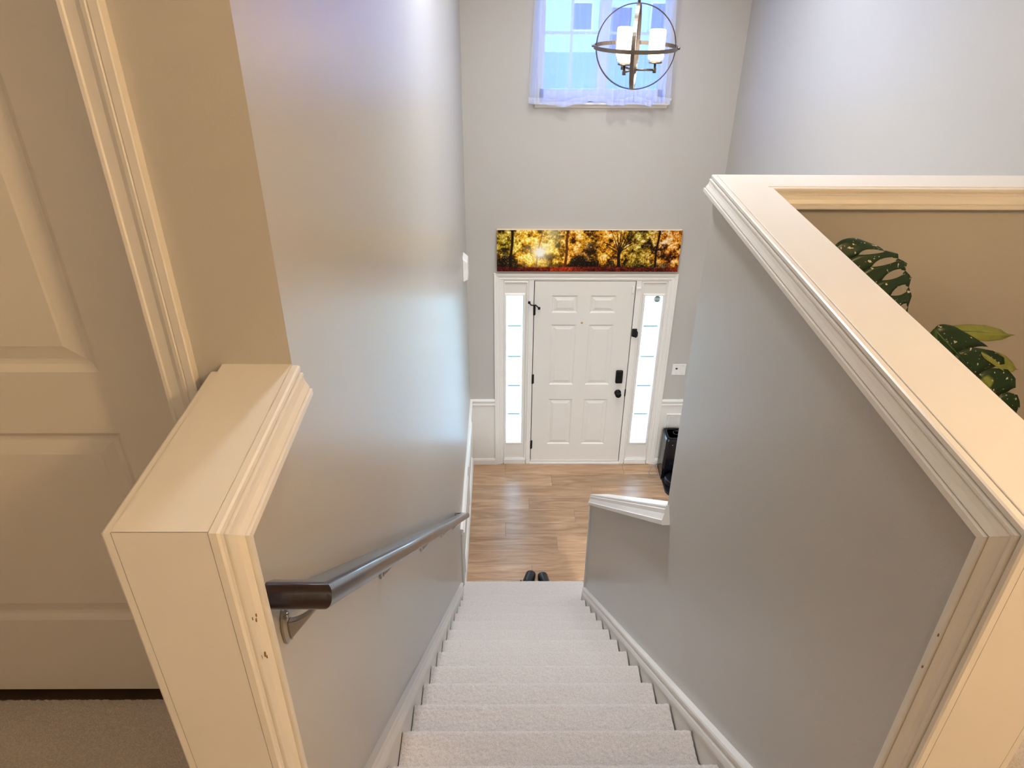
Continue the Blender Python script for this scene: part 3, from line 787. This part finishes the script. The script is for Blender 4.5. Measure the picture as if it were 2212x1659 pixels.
def fill_downlight(x, y_, watt, label, z=ZCEIL, spread=115):  # invented ceiling lights out of view, added to brighten the foyer and stairwell
    t = thing('recessed_light', (x, y_, z), label, 'ceiling light')
    lathe('trim_ring', [(.17, 0), (.17, -.006), (.14, -.008), (.14, 0)], PLASTW, t, seg=32)
    lathe('lens', [(.14, -.003), (0, -.003)], FILLG, t, seg=32)
    ld = lamp('downlight_lamp', 'AREA', (x, y_, z - .012), watt, (.90, .95, 1)); ld.data.shape = 'DISK'; ld.data.size = .28; ld.data.spread = math.radians(spread)
FILLG = emit('lit_downlight_lens', (1, .95, .88, 1), 6.0)
fill_downlight(.55, 4.75, DOWN_FILL_W * .22, 'round recessed ceiling light closest to the upper window')
fill_downlight(1.35, 4.5, DOWN_FILL_W * .12, 'round recessed ceiling light close to the tall right-hand wall')
fill_downlight(.10, 3.4, DOWN_FILL_W * .74, 'round recessed ceiling light over the middle of the stairs', spread=150)
fill_downlight(1.25, 1.75, DOWN_FILL_W * 1.7, 'round recessed light under the loft floor facing the foyer', z=-.30, spread=170)

# ================================================================== CHANDELIER
CH = Vector((.676, 4.14, 1.062))
ch = thing('orb_chandelier', CH, 'orb chandelier of brushed nickel rings with three glowing glass shades', 'chandelier', rz=math.radians(-12.5))
def band(name, R, wid, thk, plane, parent, seg=72):
    V, Fc = [], []
    for i in range(seg):
        a = 2 * math.pi * i / seg; c, s = math.cos(a), math.sin(a)
        for r, q in ((R - thk / 2, -wid / 2), (R + thk / 2, -wid / 2), (R + thk / 2, wid / 2), (R - thk / 2, wid / 2)):
            V.append({'xy': (r * c, r * s, q), 'xz': (r * c, q, r * s), 'yz': (q, r * c, r * s)}[plane])
    for i in range(seg):
        j = (i + 1) % seg
        for k in range(4): Fc.append((i * 4 + k, i * 4 + (k + 1) % 4, j * 4 + (k + 1) % 4, j * 4 + k))
    return obj(name, V, Fc, DARKN, parent)
band('ring', .203, .019, .005, 'yz', ch); band('ring', .203, .019, .005, 'xz', ch); band('ring', .213, .019, .005, 'xy', ch)
for s in (-1, 1):
    lathe('ring_knob', [(0, 0), (.007, 0), (.007, .012), (0, .013)] if s > 0 else [(0, 0), (.007, 0), (.007, -.012), (0, -.013)], DARKN, ch, seg=12, loc=(s * .214, 0, 0), axis='x')
lathe('stem', [(.007, .205), (.007, 1.36)], DARKN, ch, seg=12)
lathe('canopy', [(.065, 1.397), (.065, 1.38), (.02, 1.36), (0, 1.36)], DARKN, ch, seg=24)
lathe('centre_post', [(0, .20), (.006, .20), (.006, -.09), (.013, -.095), (.013, -.125), (.006, -.13), (.004, -.2), (0, -.2)], DARKN, ch, seg=14)
for an in (7, 127, 247):
    a = math.radians(an); c, s = math.cos(a), math.sin(a); L = .108
    arm = tube('arm', [(c * .008, s * .008, -.108), (c * L, s * L, -.108)], .0055, DARKN, ch, seg=10)
    lathe('socket', [(.009, -.122), (.009, -.100), (.006, -.098), (.006, -.074)], DARKN, arm, seg=14, loc=(c * L, s * L, 0))
    lathe('bobeche', [(.008, -.076), (.034, -.074), (.036, -.070), (.030, -.066), (.026, -.060), (0, -.060)], DARKN, arm, seg=24, loc=(c * L, s * L, 0))
    lathe('glass_shade', [(.028, -.060), (.038, -.055), (.041, -.044), (.041, .076), (.039, .083), (.035, .085), (.035, .078), (.028, -.050)], SHADE, arm, seg=28, loc=(c * L, s * L, 0))

# ================================================================== CURTAINS
def vnoise(x, seed):
    r = np.random.RandomState(seed).rand(64); i = int(math.floor(x)) % 63; f_ = x - math.floor(x); f_ = f_ * f_ * (3 - 2 * f_)
    return r[i] * (1 - f_) + r[i + 1] * f_
def curtain(label, xb0, xb1, xt0, xt1, folds, amp, hem, seed, yb_):
    t = thing('sheer_curtain', ((xb0 + xb1) / 2, yb_, .43), label, 'curtain')
    zt = 2.075
    def pt(u, v, hemonly=False):
        zb = np.interp(u, [p[0] for p in hem], [p[1] for p in hem])
        z = zb + (zt - zb) * v
        x = (xb0 + (xb1 - xb0) * u) * (1 - v) + (xt0 + (xt1 - xt0) * u) * v
        ph = folds * u * 2 * math.pi + 1.3 * vnoise(u * folds + 3, seed) * 2
        a = amp * (.55 + .9 * vnoise(u * folds * .8, seed + 1)) * (1 - .35 * v)
        yy = yb_ + a * math.sin(ph + .5 * math.sin(v * 3 + seed)) + .006 * math.sin(7 * v + 9 * u)
        x += .35 * a * math.sin(2 * ph) * .6
        return Vector((x, yy, z))
    nx = 130
    vh = .028
    adopt(grid('panel', nx, 44, lambda u, v: pt(u, vh + (1 - vh) * v), SHEER), t)
    adopt(grid('hem', nx, 3, lambda u, v: pt(u, vh * v), HEM), t)
    return t
HZ = [(0, .428), (.2, .424), (.42, .405), (.62, .428), (.78, .446), (1, .440)]
curtain('flat sheer white curtain panel hanging clear of the chandelier', .186, .812, .262, .80, 5.5, .011, HZ, 3, D - .062)
HZ2 = [(0, .43), (.12, .425), (.28, .43), (.4, .452), (.5, .448), (.62, .425), (.7, .42), (.76, .45), (1, .436)]
curtain('gathered sheer white curtain panel behind the hanging chandelier', .80, 1.292, .79, 1.215, 6.5, .020, HZ2, 8, D - .105)
rod = thing('curtain_rod', (.766, D - .065, 2.08), 'thin white curtain rod above the upper window', 'curtain rod')
tube('rod', [(-.62, 0, 0), (.62, 0, 0)], .008, PLASTW, rod)
for s in (-1, 1):
    lathe('finial', [(0, -.014), (.012, -.01), (.014, 0), (.012, .01), (0, .014)], PLASTW, rod, seg=14, loc=(s * .63, 0, 0))
    box('rod_bracket', s * .57 - .006, s * .57 + .006, 0, .064, -.012, .012, PLASTW, rod)
hb = thing('tieback_hook', (1.306, D, .462), 'small round white tieback hook beside the window sill', 'hook')
lathe('hook_stem', [(.004, 0), (.004, -.03), (0, -.03)], PLASTW, hb, seg=10, axis='y')
lathe('hook_ball', [(0, -.052), (.008, -.048), (.011, -.04), (.008, -.032), (0, -.028)], PLASTW, hb, seg=14, axis='y')

# ================================================================== PICTURE over the door
def canvas_colors(nx, ny):
    """autumn woodland with low sun, painted onto the canvas grid (x right, y up, 0..1)"""
    r = np.random.RandomState(5)
    X, Y = np.meshgrid(np.linspace(0, 1, nx + 1), np.linspace(0, 1, ny + 1))
    asp = 4.28
    def vn(fx, fy, seed):
        q = np.random.RandomState(seed); G = q.rand(int(fy) + 3, int(fx) + 3)
        xx, yy = X * fx, Y * fy; xi, yi_ = xx.astype(int), yy.astype(int); fx_, fy_ = xx - xi, yy - yi_
        fx_ = fx_ * fx_ * (3 - 2 * fx_); fy_ = fy_ * fy_ * (3 - 2 * fy_)
        return (G[yi_, xi] * (1 - fx_) + G[yi_, xi + 1] * fx_) * (1 - fy_) + (G[yi_ + 1, xi] * (1 - fx_) + G[yi_ + 1, xi + 1] * fx_) * fy_
    n1 = vn(34, 8, 1); n2 = vn(80, 20, 2); n3 = vn(190, 46, 3); n0 = vn(9, 3, 4)
    n4 = vn(330, 80, 9)
    fol = .46 * n1 + .30 * n2 + .28 * n3 + .16 * n4 - .06
    def ramp(t, cols):
        ts = np.linspace(0, 1, len(cols)); return np.stack([np.interp(t, ts, [c[i] for c in cols]) for i in range(3)], -1)
    yel = ramp(np.clip(fol * 2.1 - .66, 0, 1), [(40, 28, 6), (120, 80, 8), (215, 150, 15), (250, 205, 60), (255, 240, 170)])
    grn = ramp(np.clip(fol * 2.1 - .66, 0, 1), [(14, 20, 8), (40, 52, 16), (95, 105, 30), (150, 145, 55), (225, 215, 150)])
    org = ramp(np.clip(fol * 2.1 - .66, 0, 1), [(45, 18, 8), (130, 55, 14), (205, 100, 25), (235, 150, 60), (250, 215, 180)])
    def band_(c, w): return np.exp(-((X - c) / w) ** 2)
    wg = .9 * band_(.04, .07) * (Y > .35) + .25 * band_(.30, .1) + 1.1 * band_(.77, .07) + .25 * band_(.5, .05); wo = .9 * band_(.95, .07) + .55 * band_(.42, .05) + .35 * band_(.6, .1) + .3 * n0
    wy = np.full_like(X, .8) + .6 * band_(.48, .15)
    s = wg + wo + wy; C = (yel * wy[..., None] + grn * wg[..., None] + org * wo[..., None]) / s[..., None]
    # sky gaps near the top right and by the second tree
    gapm = np.clip((n2 * .6 + n3 * .5 - .55) * 4, 0, 1) * (.8 * band_(.89, .05) + .35 * band_(.33, .06) + .2 * band_(.98, .04)) * np.clip((Y - .3) * 2, 0, 1)
    C = C * (1 - gapm[..., None]) + np.array((225, 228, 245)) * gapm[..., None]
    # dark undergrowth
    def bush(cx, w, h, dark=.9):
        top = .14 + h * np.clip(1 - ((X - cx) / w) ** 2, 0, 1) + (n2 - .5) * .16
        return np.clip((top - Y) * 14, 0, 1) * dark * (np.abs(X - cx) < w * 1.1)
    for cx, w, h, dk in ((.05, .09, .30, .94), (.46, .080, .34, .95), (.53, .05, .22, .92), (.13, .06, .12, .6), (.33, .12, .08, .55), (.63, .04, .16, .75), (.76, .1, .07, .6), (.9, .1, .10, .6)):
        b = bush(cx, w, h, dk) * (.72 + .28 * (n3 < .72)); C = C * (1 - b[..., None]) + np.array((22, 14, 8)) * b[..., None]
    t = np.clip((.42 + .26 * np.clip(1 - ((X - .43) / .07) ** 2, -1, 1) - Y) * 0, 0, 1)
    arch = np.exp(-((np.sqrt(((X - .44) / .065) ** 2 + ((Y - .20) / .28) ** 2) - 1) / .16) ** 2) * (Y > .25) * .6
    oc = ramp(np.clip(n3 * 1.2, 0, 1), [(90, 45, 10), (220, 150, 60), (250, 200, 120)]); C = C * (1 - arch[..., None]) + oc * arch[..., None]
    dkc = np.clip((n2 - .38) * 6, 0, 1) * np.exp(-((X - .515) / .03) ** 2) * (np.abs(Y - .6) < .12); C = C * (1 - .85 * dkc[..., None]) + np.array((45, 22, 14)) * .85 * dkc[..., None]
    # trunks
    def trunk(x_top, x_bot, w, col, yb2=.1, bulge=.3, yt=1.0):
        nonlocal C
        xc = x_bot + (x_top - x_bot) * Y + .003 * np.sin(Y * 7 + x_top * 30); ww = w * (1 + bulge * np.clip(.35 - Y, 0, 1) * 2)
        m_ = np.clip((ww - np.abs(X - xc)) / (w * .35), 0, 1) * (Y > yb2) * (Y < yt)
        c_ = np.array(col) * (.7 + .5 * n3[..., None]); C = C * (1 - m_[..., None]) + c_ * m_[..., None]
    trunk(.083, .076, .0085, (24, 14, 8), .09); trunk(.244, .210, .0045, (120, 60, 12), .13); trunk(.385, .372, .0085, (88, 40, 12), .10)
    trunk(.668, .668, .010, (38, 20, 10), .10, yt=.45); trunk(.876, .868, .0065, (36, 20, 12), .10)
    for xt in (.615, .645, .668, .69, .72, .755):
        f2 = np.clip((Y - .38) / .62, 0, 1); xc = .668 + (xt - .668) * f2 ** 1.3
        m_ = np.clip((.0045 * (1.2 - .7 * f2) - np.abs(X - xc)) / .0018, 0, 1) * (Y > .38) * .9; C = C * (1 - m_[..., None]) + np.array((38, 22, 14)) * m_[..., None]
    for yb2, sgn, L in ((.42, -1, .075), (.5, -1, .09), (.46, 1, .07), (.55, 1, .085)):
        f2 = (X - .668) / (sgn * L); yc = yb2 + .22 * np.clip(f2, 0, 1) ** .8
        m_ = np.clip((.018 - np.abs(Y - yc)) / .01, 0, 1) * (f2 > 0) * (f2 < 1) * .75; C = C * (1 - m_[..., None]) + np.array((45, 26, 14)) * m_[..., None]
    for xq in (.29, .325, .53, .56, .60, .74, .82, .92): trunk(xq + .003, xq, .0014, (60, 34, 12), .12, yt=.45)
    # sun
    dx, dy = (X - .235) * asp, (Y - .47); rr = np.sqrt(dx * dx + dy * dy); ang = np.arctan2(dy, dx)
    rays = .75 + .25 * np.sin(ang * 13 + 2 * np.sin(ang * 5))
    glow = np.clip(np.exp(-rr / .15 * (1.35 - .5 * rays)) * 1.7, 0, 1); halo = np.exp(-(rr / .55) ** 2) * .5
    C = C + halo[..., None] * np.array((120, 85, 0)); C = C * (1 - glow[..., None]) + np.array((255, 250, 235)) * glow[..., None]
    up = np.exp(-((X - .30) / .05) ** 2) * np.clip((Y - .45) * 2.2, 0, 1) * .6
    C = C * (1 - up[..., None]) + np.array((255, 244, 190)) * up[..., None]
    # ground
    gm = np.clip((.125 - .012 * np.sin(X * 9) - Y) * 40, 0, 1); gcol = ramp(np.clip(n3 * .7 + n2 * .4 - .1, 0, 1), [(34, 8, 6), (78, 20, 12), (110, 36, 20), (170, 85, 45)])
    lit = np.exp(-((X - .36) / .10) ** 2) * .8 + np.exp(-((X - .99) / .04) ** 2) * .6; gcol = gcol * (1 + .5 * lit[..., None]) + lit[..., None] * np.array((40, 18, 0)); C = C * (1 - gm[..., None]) + gcol * gm[..., None]
    C = np.clip(C, 0, 255) / 255; C = C ** 1.08
    Cl = np.where(C <= .04045, C / 12.92, ((C + .055) / 1.055) ** 2.4)
    return np.concatenate([Cl, np.ones(Cl.shape[:2] + (1,))], -1).reshape(-1, 4)

pc = thing('canvas_picture', (.738, D - .02, -.99), 'long panoramic canvas of a sunlit autumn wood above the front door', 'picture')
PXA, PXB, PZA, PZB = -.067, 1.543, -.995, -.613
NXP, NYP = 560, 130
def canvas_material():
    m = bpy.data.materials.new('printed_canvas'); m.use_nodes = True
    n, l = m.node_tree.nodes, m.node_tree.links; b = n['Principled BSDF']
    a = n.new('ShaderNodeVertexColor'); a.layer_name = 'print'; l.new(a.outputs[0], b.inputs['Base Color'])
    b.inputs['Roughness'].default_value = .85; b.inputs['Specular IOR Level'].default_value = .15; return m
CANV = canvas_material()
fr = grid('canvas_front', NXP, NYP, lambda u, v: (PXA + (PXB - PXA) * u, D - .038, PZA + (PZB - PZA) * v), CANV, smooth=False)
ca = fr.data.color_attributes.new('print', 'FLOAT_COLOR', 'POINT'); ca.data.foreach_set('color', canvas_colors(NXP, NYP).astype(np.float32).ravel())
adopt(fr, pc)
adopt(box('stretcher_side', PXA, PXB, D - .0378, D - .002, PZA, PZB, mat('canvas_edge', lin(226, 205, 175), .7), b=0), pc)

# ================================================================== small wall things
cb = thing('door_chime', (XL, 5.62, -.75), 'white plastic door chime box on the stair wall', 'door chime')
V = [(0, -.075, -.105), (0, .075, -.105), (0, .075, .105), (0, -.075, .105), (.042, -.070, -.085), (.042, .070, -.085), (.042, .070, .070), (.042, -.070, .070)]
bev(obj('cover', V, [(0, 1, 2, 3), (7, 6, 5, 4), (0, 4, 5, 1), (1, 5, 6, 2), (2, 6, 7, 3), (3, 7, 4, 0)], PLASTW, cb), .008, 3)
for i in range(3): box('slot', .0415, .0425, -.045, .045, .030 + .012 * i, .033 + .012 * i, STK_W, cb)
cb.location.z = -.755

sw = thing('wall_switch', (1.69, D, -2.022), 'white two-gang switch plate on the wall above the black dock', 'light switch')
bev(box('plate', -.066, .066, -.007, 0, -.0615, .0615, PLASTW, sw), .004, 2)
box('toggle', -.034, -.014, -.013, -.007, .006, .020, DARKP, sw, b=.002)
box('rocker', .016, .050, -.010, -.007, -.034, .034, PLASTW, sw, b=.002)
for dz in (-.045, .045):
    for dx in (-.024, .033): lathe('screw', [(.003, -.0085), (.003, -.0065)], STEEL, sw, seg=8, loc=(dx, 0, dz), axis='y')

# ================================================================== black appliance and its cord
DX, DYB = 1.588, 6.085
ap = thing('robot_vacuum_dock', (1.708, 5.93, ZF), 'glossy black floor-standing vacuum dock beside the front door', 'vacuum dock')
def ploft(name, rings, m, par, b=0):
    V = []; n = len(rings[0])
    for r_ in rings: V += r_
    Fc = [(k * n + i, k * n + (i + 1) % n, (k + 1) * n + (i + 1) % n, (k + 1) * n + i) for k in range(len(rings) - 1) for i in range(n)]
    Fc += [tuple(range(n)), tuple((len(rings) - 1) * n + i for i in range(n))]
    o = adopt(obj(name, V, Fc, m), par)
    if b: bev(o, b, 3)
    return o
def rr(x0, x1, y0, y1, z, r=.03, seg=4):
    P = []
    for cx, cy, a0 in ((x1 - r, y1 - r, 0), (x0 + r, y1 - r, 90), (x0 + r, y0 + r, 180), (x1 - r, y0 + r, 270)):
        for i in range(seg + 1):
            a = math.radians(a0 + 90 * i / seg); P.append((cx + r * math.cos(a), cy + r * math.sin(a), z))
    return P
X0, X1 = 1.592, 1.832
ploft('body', [rr(X0, X1, 5.885, DYB, ZF + .13, .02), rr(X0, X1, 5.875, DYB, ZF + .30, .02), rr(X0 + .002, X1 - .002, 5.865, DYB, ZF + .485, .02), rr(X0 + .010, X1 - .010, 5.873, DYB - .006, ZF + .502, .02)], GLOSSB, ap)
ploft('top_lid', [rr(X0 + .018, X1 - .018, 5.885, DYB - .02, ZF + .502, .03), rr(X0 + .020, X1 - .020, 5.888, DYB - .022, ZF + .512, .03), rr(X0 + .032, X1 - .032, 5.90, DYB - .034, ZF + .508, .03), rr(X0 + .034, X1 - .034, 5.902, DYB - .036, ZF + .502, .03)], DARKP, ap)
adopt(lathe('lid_handle', [(.034, .506), (.040, .514), (.034, .520), (.026, .514), (.030, .506)], GLOSSB, seg=28, loc=(1.712, 5.98, ZF)), ap)
adopt(boxes('lower_cheek', [(X0, X0 + .03, 5.885, DYB, ZF, ZF + .132), (X1 - .03, X1, 5.885, DYB, ZF, ZF + .132), (X0 + .03, X1 - .03, 6.03, DYB, ZF, ZF + .132)], GLOSSB), ap)
ploft('base_tray', [rr(X0 + .006, X1 - .006, 5.60, DYB, ZF, .10, 8), rr(X0 + .006, X1 - .006, 5.60, DYB, ZF + .012, .10, 8), rr(X0 + .012, X1 - .012, 5.61, DYB - .006, ZF + .020, .10, 8)], DARKP, ap)
adopt(box('side_seam', X0 - .001, X0 + .002, 5.905, 5.912, ZF + .16, ZF + .36, DARKP), ap)
adopt(lathe('indicator', [(0, 0), (.004, 0), (.003, -.002), (0, -.002)], STK_W, seg=10, loc=(1.66, 5.868, ZF + .44), axis='y'), ap)
rv = thing('robot_vacuum', (1.712, 5.79, ZF + .021), 'round black robot vacuum parked on its black dock', 'robot vacuum')
lathe('body', [(0, .008), (.095, .008), (.104, .014), (.106, .03), (.106, .062), (.102, .070), (.080, .073), (0, .073)], GLOSSB, rv, seg=40)
lathe('turret', [(.030, .072), (.030, .086), (.026, .090), (0, .090)], DARKP, rv, seg=24)
cord = tube('power_cord', [Vector((1.583, 6.07, ZF + .05)), Vector((1.575, 6.03, ZF + .09)), Vector((1.52, 5.99, ZF + .085)), Vector((1.485, 5.97, ZF + .03)), Vector((1.49, 5.955, ZF + .006)), Vector((1.53, 5.95, ZF + .005)), Vector((1.583, 5.945, ZF + .005)), Vector((1.578, 6.05, ZF + .006)), Vector((1.575, 6.12, ZF + .01))], .0038, CABLE)
sp = cord
tag(cord, 'thin grey power cord looped on the floor beside the black dock', 'cord')

# ================================================================== SHOES at the foot of the stairs
def shoe(cx, cy, rz, mirror, label):
    t = thing('clog_shoe', (cx, cy, ZF), label, 'shoe', 'pair of black shoes', rz=rz)
    L = .27
    def half(v):      # v 0 heel .. 1 toe: half width
        return .001 + .044 * math.sin(math.pi * min(1, max(0, v * .55 + .22))) ** .6 * (1 if v < .86 else math.sqrt(max(0, 1 - ((v - .86) / .14) ** 2)) if v < 1 else 0) * (1 if v > .08 else math.sqrt(max(0, 1 - ((.08 - v) / .08) ** 2)))
    n, k = 22, 12
    def ring(v, z0, z1, flat=False):
        P = []; y_ = -L / 2 + L * v; h = half(v); off = .006 * mirror * math.sin(v * 3)
        for i in range(k):
            a = math.pi * i / (k - 1); P.append((off + h * math.cos(a), y_, z0 + (z1 - z0) * math.sin(a) ** .7))
        return P
    V, Fc = [], []
    for i in range(n):
        v = .30 + .695 * i / (n - 1); top = .085 - .055 * ((v - .30) / .7) ** 1.3
        if v > .93: top *= .75
        V += ring(v, .018, top)
    for i in range(n - 1):
        for j in range(k - 1): Fc.append((i * k + j, i * k + j + 1, (i + 1) * k + j + 1, (i + 1) * k + j))
    Fc.append(tuple((n - 1) * k + j for j in range(k)))
    obj('upper', V, Fc, SHOE, t, smooth=True)
    V = []; m_ = 40
    out = []
    for i in range(m_):
        v = i / (m_ - 1); out.append((half(v) * 1.05 + .006 * mirror * math.sin(v * 3), -L / 2 + L * v))
    for i in range(m_ - 1, -1, -1):
        v = i / (m_ - 1); out.append((-half(v) * 1.05 + .006 * mirror * math.sin(v * 3), -L / 2 + L * v))
    q = len(out); V = [(x, y_, 0) for x, y_ in out] + [(x, y_, .022) for x, y_ in out]
    obj('sole', V, [tuple(range(q)), tuple(range(q, 2 * q))] + [(i, (i + 1) % q, q + (i + 1) % q, q + i) for i in range(q)], DARKP, t)
    # heel strap
    pts = []
    for i in range(13):
        a = math.pi + math.pi * i / 12; pts.append((.043 * math.cos(a) * 1.02, -.055 + .07 * math.sin(a) * 1.0, .075))
    tube('heel_strap', pts, .007, SHOE, t, seg=8)
s1 = at(1150, 1233, 2, ZF + .02); s2 = at(1171, 1236, 2, ZF + .02)
shoe(s1.x - .045, s1.y - .125, math.radians(-17), 1, 'black slip-on shoe with the toe turned outward at the bottom step')
shoe(s2.x + .02, s2.y - .130, math.radians(9), -1, 'black slip-on shoe pointing straight ahead at the bottom step')

# ================================================================== PLANT in the nook
pl = thing('monstera_plant', (1.22, 1.70, 0), 'potted variegated monstera with split leaves behind the white guard wall', 'potted plant')
adopt(lathe('pot', [(0, 0), (.105, 0), (.112, .01), (.140, .25), (.150, .255), (.150, .285), (.134, .285), (.130, .25), (0, .25)], POTM, seg=32, loc=(1.22, 1.70, 0)), pl)
adopt(lathe('soil', [(0, .262), (.12, .258), (.131, .25)], SOIL, seg=32, loc=(1.22, 1.70, 0)), pl)
def leaf(base, tip, normal, wid, lobes, slit, m=LEAF, droop=.25, cup=.12, inner=.42, side_w=(1, 1), rim=False, rot=0):
    base, tip, normal = Vector(base), Vector(tip), Vector(normal)
    ax = (tip - base); L = ax.length; ax.normalize(); nn = (normal - ax * normal.dot(ax)).normalized(); lat = ax.cross(nn).normalized()
    V, Fc = [], []
    def P(s, t, sd):
        prof = math.sin(math.pi * min(1, s * .86 + .16)) ** .75 * (1 - .12 * s)
        w = wid * prof * side_w[0 if sd > 0 else 1]
        lx = s * L + t * t * .22 * L * (1 - s * .75) + t * .05 * L * (1 - s)
        lx = min(lx, L * (1.0 - .04 * t)) if s > .8 else lx
        ly = sd * w * t
        if s < .12: lx -= (1 - s / .12) * .12 * L * t
        z = -cup * wid * t * t * 1.4 - droop * L * s * s * .5 + .03 * wid * math.sin(9 * s) * t
        return base + ax * lx + lat * ly + nn * z
    for sd in (1, -1):
        for k_ in range(lobes):
            s0, s1_ = k_ / lobes, (k_ + 1) / lobes; k0 = len(V); NT, NS = 12, 4
            for i in range(NT + 1):
                t = i / NT
                g = 0 if t < inner else slit * math.sin(math.pi * min(1, (t - inner) / (1 - inner)) * (.5 if not rim else 1)) ** .8
                g *= (s1_ - s0) * .5
                a, b = s0 + (g if k_ > 0 else 0), s1_ - (g if k_ < lobes - 1 else 0)
                for j in range(NS + 1): V.append(P(a + (b - a) * j / NS, t * (1 - (.10 * abs(j / NS - .5) * 2 if t > .9 else 0)), sd))
            for i in range(NT):
                for j in range(NS):
                    q = k0 + i * (NS + 1) + j; Fc.append((q, q + 1, q + NS + 2, q + NS + 1))
    o = obj('leaf', V, Fc, m, smooth=True)
    so = o.modifiers.new('thickness', 'SOLIDIFY'); so.thickness = .0012
    mr_ = tube('midrib', [base + ax * L * s - nn * (droop * L * s * s * .5 + .001) for s in np.linspace(0, .98, 8)], .003, STEM, seg=6, radii=list(np.linspace(.0035, .001, 8)))
    mr_.parent = o
    adopt(o, pl); return o
def A3(u, v, y_): return at(u, v, 1, y_)
tc_ = lambda p: (CAMP - p).normalized()
# big split leaf seen over the guard (midrib runs down and to the right behind the cap)
b1, t1 = A3(1800, 535, 1.82), A3(1955, 712, 1.76)
leaf(b1, t1, tc_((b1 + t1) / 2) * .8 + Vector((0, 0, .25)), .128, 6, .50, droop=.10, cup=.16, inner=.34, rim=True)
# folded pale leaf
b2, t2 = A3(2022, 712, 1.84), A3(2198, 722, 1.84)
leaf(b2, t2, Vector((-.05, -.75, .75)), .030, 1, 0, m=LEAF_Y, droop=.06, cup=.3, side_w=(.75, 1.0))
b2b, t2b = A3(2100, 716, 1.87), A3(2172, 722, 1.88)
leaf(b2b, t2b, Vector((0, -.6, -.8)), .018, 1, 0, droop=-.05)
# large dark leaf hanging below it
b3, t3 = A3(2018, 712, 1.80), A3(2205, 905, 1.76)
leaf(b3, t3, tc_((b3 + t3) / 2) * .9 + Vector((0, 0, .3)), .10, 4, .25, droop=.08, cup=.05, inner=.55, side_w=(1.0, .9))
b4, t4 = A3(2120, 760, 1.80), A3(2206, 798, 1.82)
leaf(b4, t4, tc_(b4) + Vector((0, 0, .5)), .026, 1, 0, m=LEAF_Y, droop=.1)
# leaves that stay low, out of sight behind the guard
for an, L, h in ((200, .26, .46), (250, .24, .38), (150, .22, .42), (330, .20, .34)):
    a = math.radians(an); b = Vector((1.22 + .16 * math.cos(a), 1.66 + .14 * math.sin(a), h)); t_ = b + Vector((L * math.cos(a), L * .7 * math.sin(a), -.08))
    leaf(b, t_, Vector((0, 0, 1)), .09, 6, .6, droop=.3)
    adopt(tube('stem', [(1.22, 1.70, .25), (1.22 + .06 * math.cos(a), 1.69 + .06 * math.sin(a), h * .8), tuple(b)], .005, STEM, seg=8), pl)
for b in (b1, b2, b3):
    adopt(tube('stem', [(1.22, 1.70, .25), (1.22 + (b.x - 1.22) * .25, 1.71, .25 + (b.z - .25) * .6), tuple(b)], .005, STEM, seg=8), pl)

# ================================================================== OUTDOORS seen through the upper window
GZ = ZF - .35
box('ground', -60, 60, D + 2.4, 120, GZ - .2, GZ, GRASS, kind=ST)
box('porch', -1.2, 2.8, D + WT, D + 2.4, GZ - .2, ZF - .06, CONC, kind=ST)
box('road', -60, 60, 25.5, 30.5, GZ, GZ + .02, ROAD, kind=ST)
hs_ = thing('neighbour_house', (6, 46, GZ), 'pale blue house across the street beyond the window', 'house')
box('wall', -7, 7, -4, 4, 0, 5.6, SIDING, hs_)
V = [(-7.5, -4.6, 5.5), (7.5, -4.6, 5.5), (7.5, 4.6, 5.5), (-7.5, 4.6, 5.5), (-7.5, 0, 8.4), (7.5, 0, 8.4)]
obj('roof', V, [(0, 1, 5, 4), (2, 3, 4, 5), (0, 4, 3), (1, 2, 5), (0, 3, 2, 1)], ROOF, hs_)
for x in (-5, -2, 2, 5):
    for z in (1.0, 3.6):
        o = box('window', x - .55, x + .55, -4.06, -3.98, z, z + 1.4, TRIM, hs_)
        box('pane', x - .45, x + .45, -4.09, -4.05, z + .1, z + 1.3, WINDK, o)
box('door', -.5, .5, -4.07, -3.98, 0, 2.1, DARKP, hs_)
for i, (x, y_, h) in enumerate(((-3.5, 33, 6.5), (-6.5, 44, 8), (12, 35, 7))):
    t = thing('street_tree', (x, y_, GZ), ['slender tree with a dark trunk near the street kerb', 'tall tree standing left of the pale blue house', 'broad tree standing right of the pale blue house'][i], 'tree', 'trees across the street')
    tube('trunk', [(0, 0, 0), (.1, 0, h * .5), (0, .1, h * .8)], .18, BARK, t, radii=[.24, .16, .08])
    V, Fc = [], []
    bm = bmesh.new(); bmesh.ops.create_icosphere(bm, subdivisions=3, radius=1)
    for v in bm.verts:
        v.co *= 1 + .28 * (random.random() - .5); v.co = Vector((v.co.x * h * .28, v.co.y * h * .28, v.co.z * h * .32 + h * .78))
    me = bpy.data.meshes.new('crown'); bm.to_mesh(me); bm.free(); me.materials.append(LEAVES)
    o = bpy.data.objects.new('crown', me); COL.objects.link(o); o.parent = t
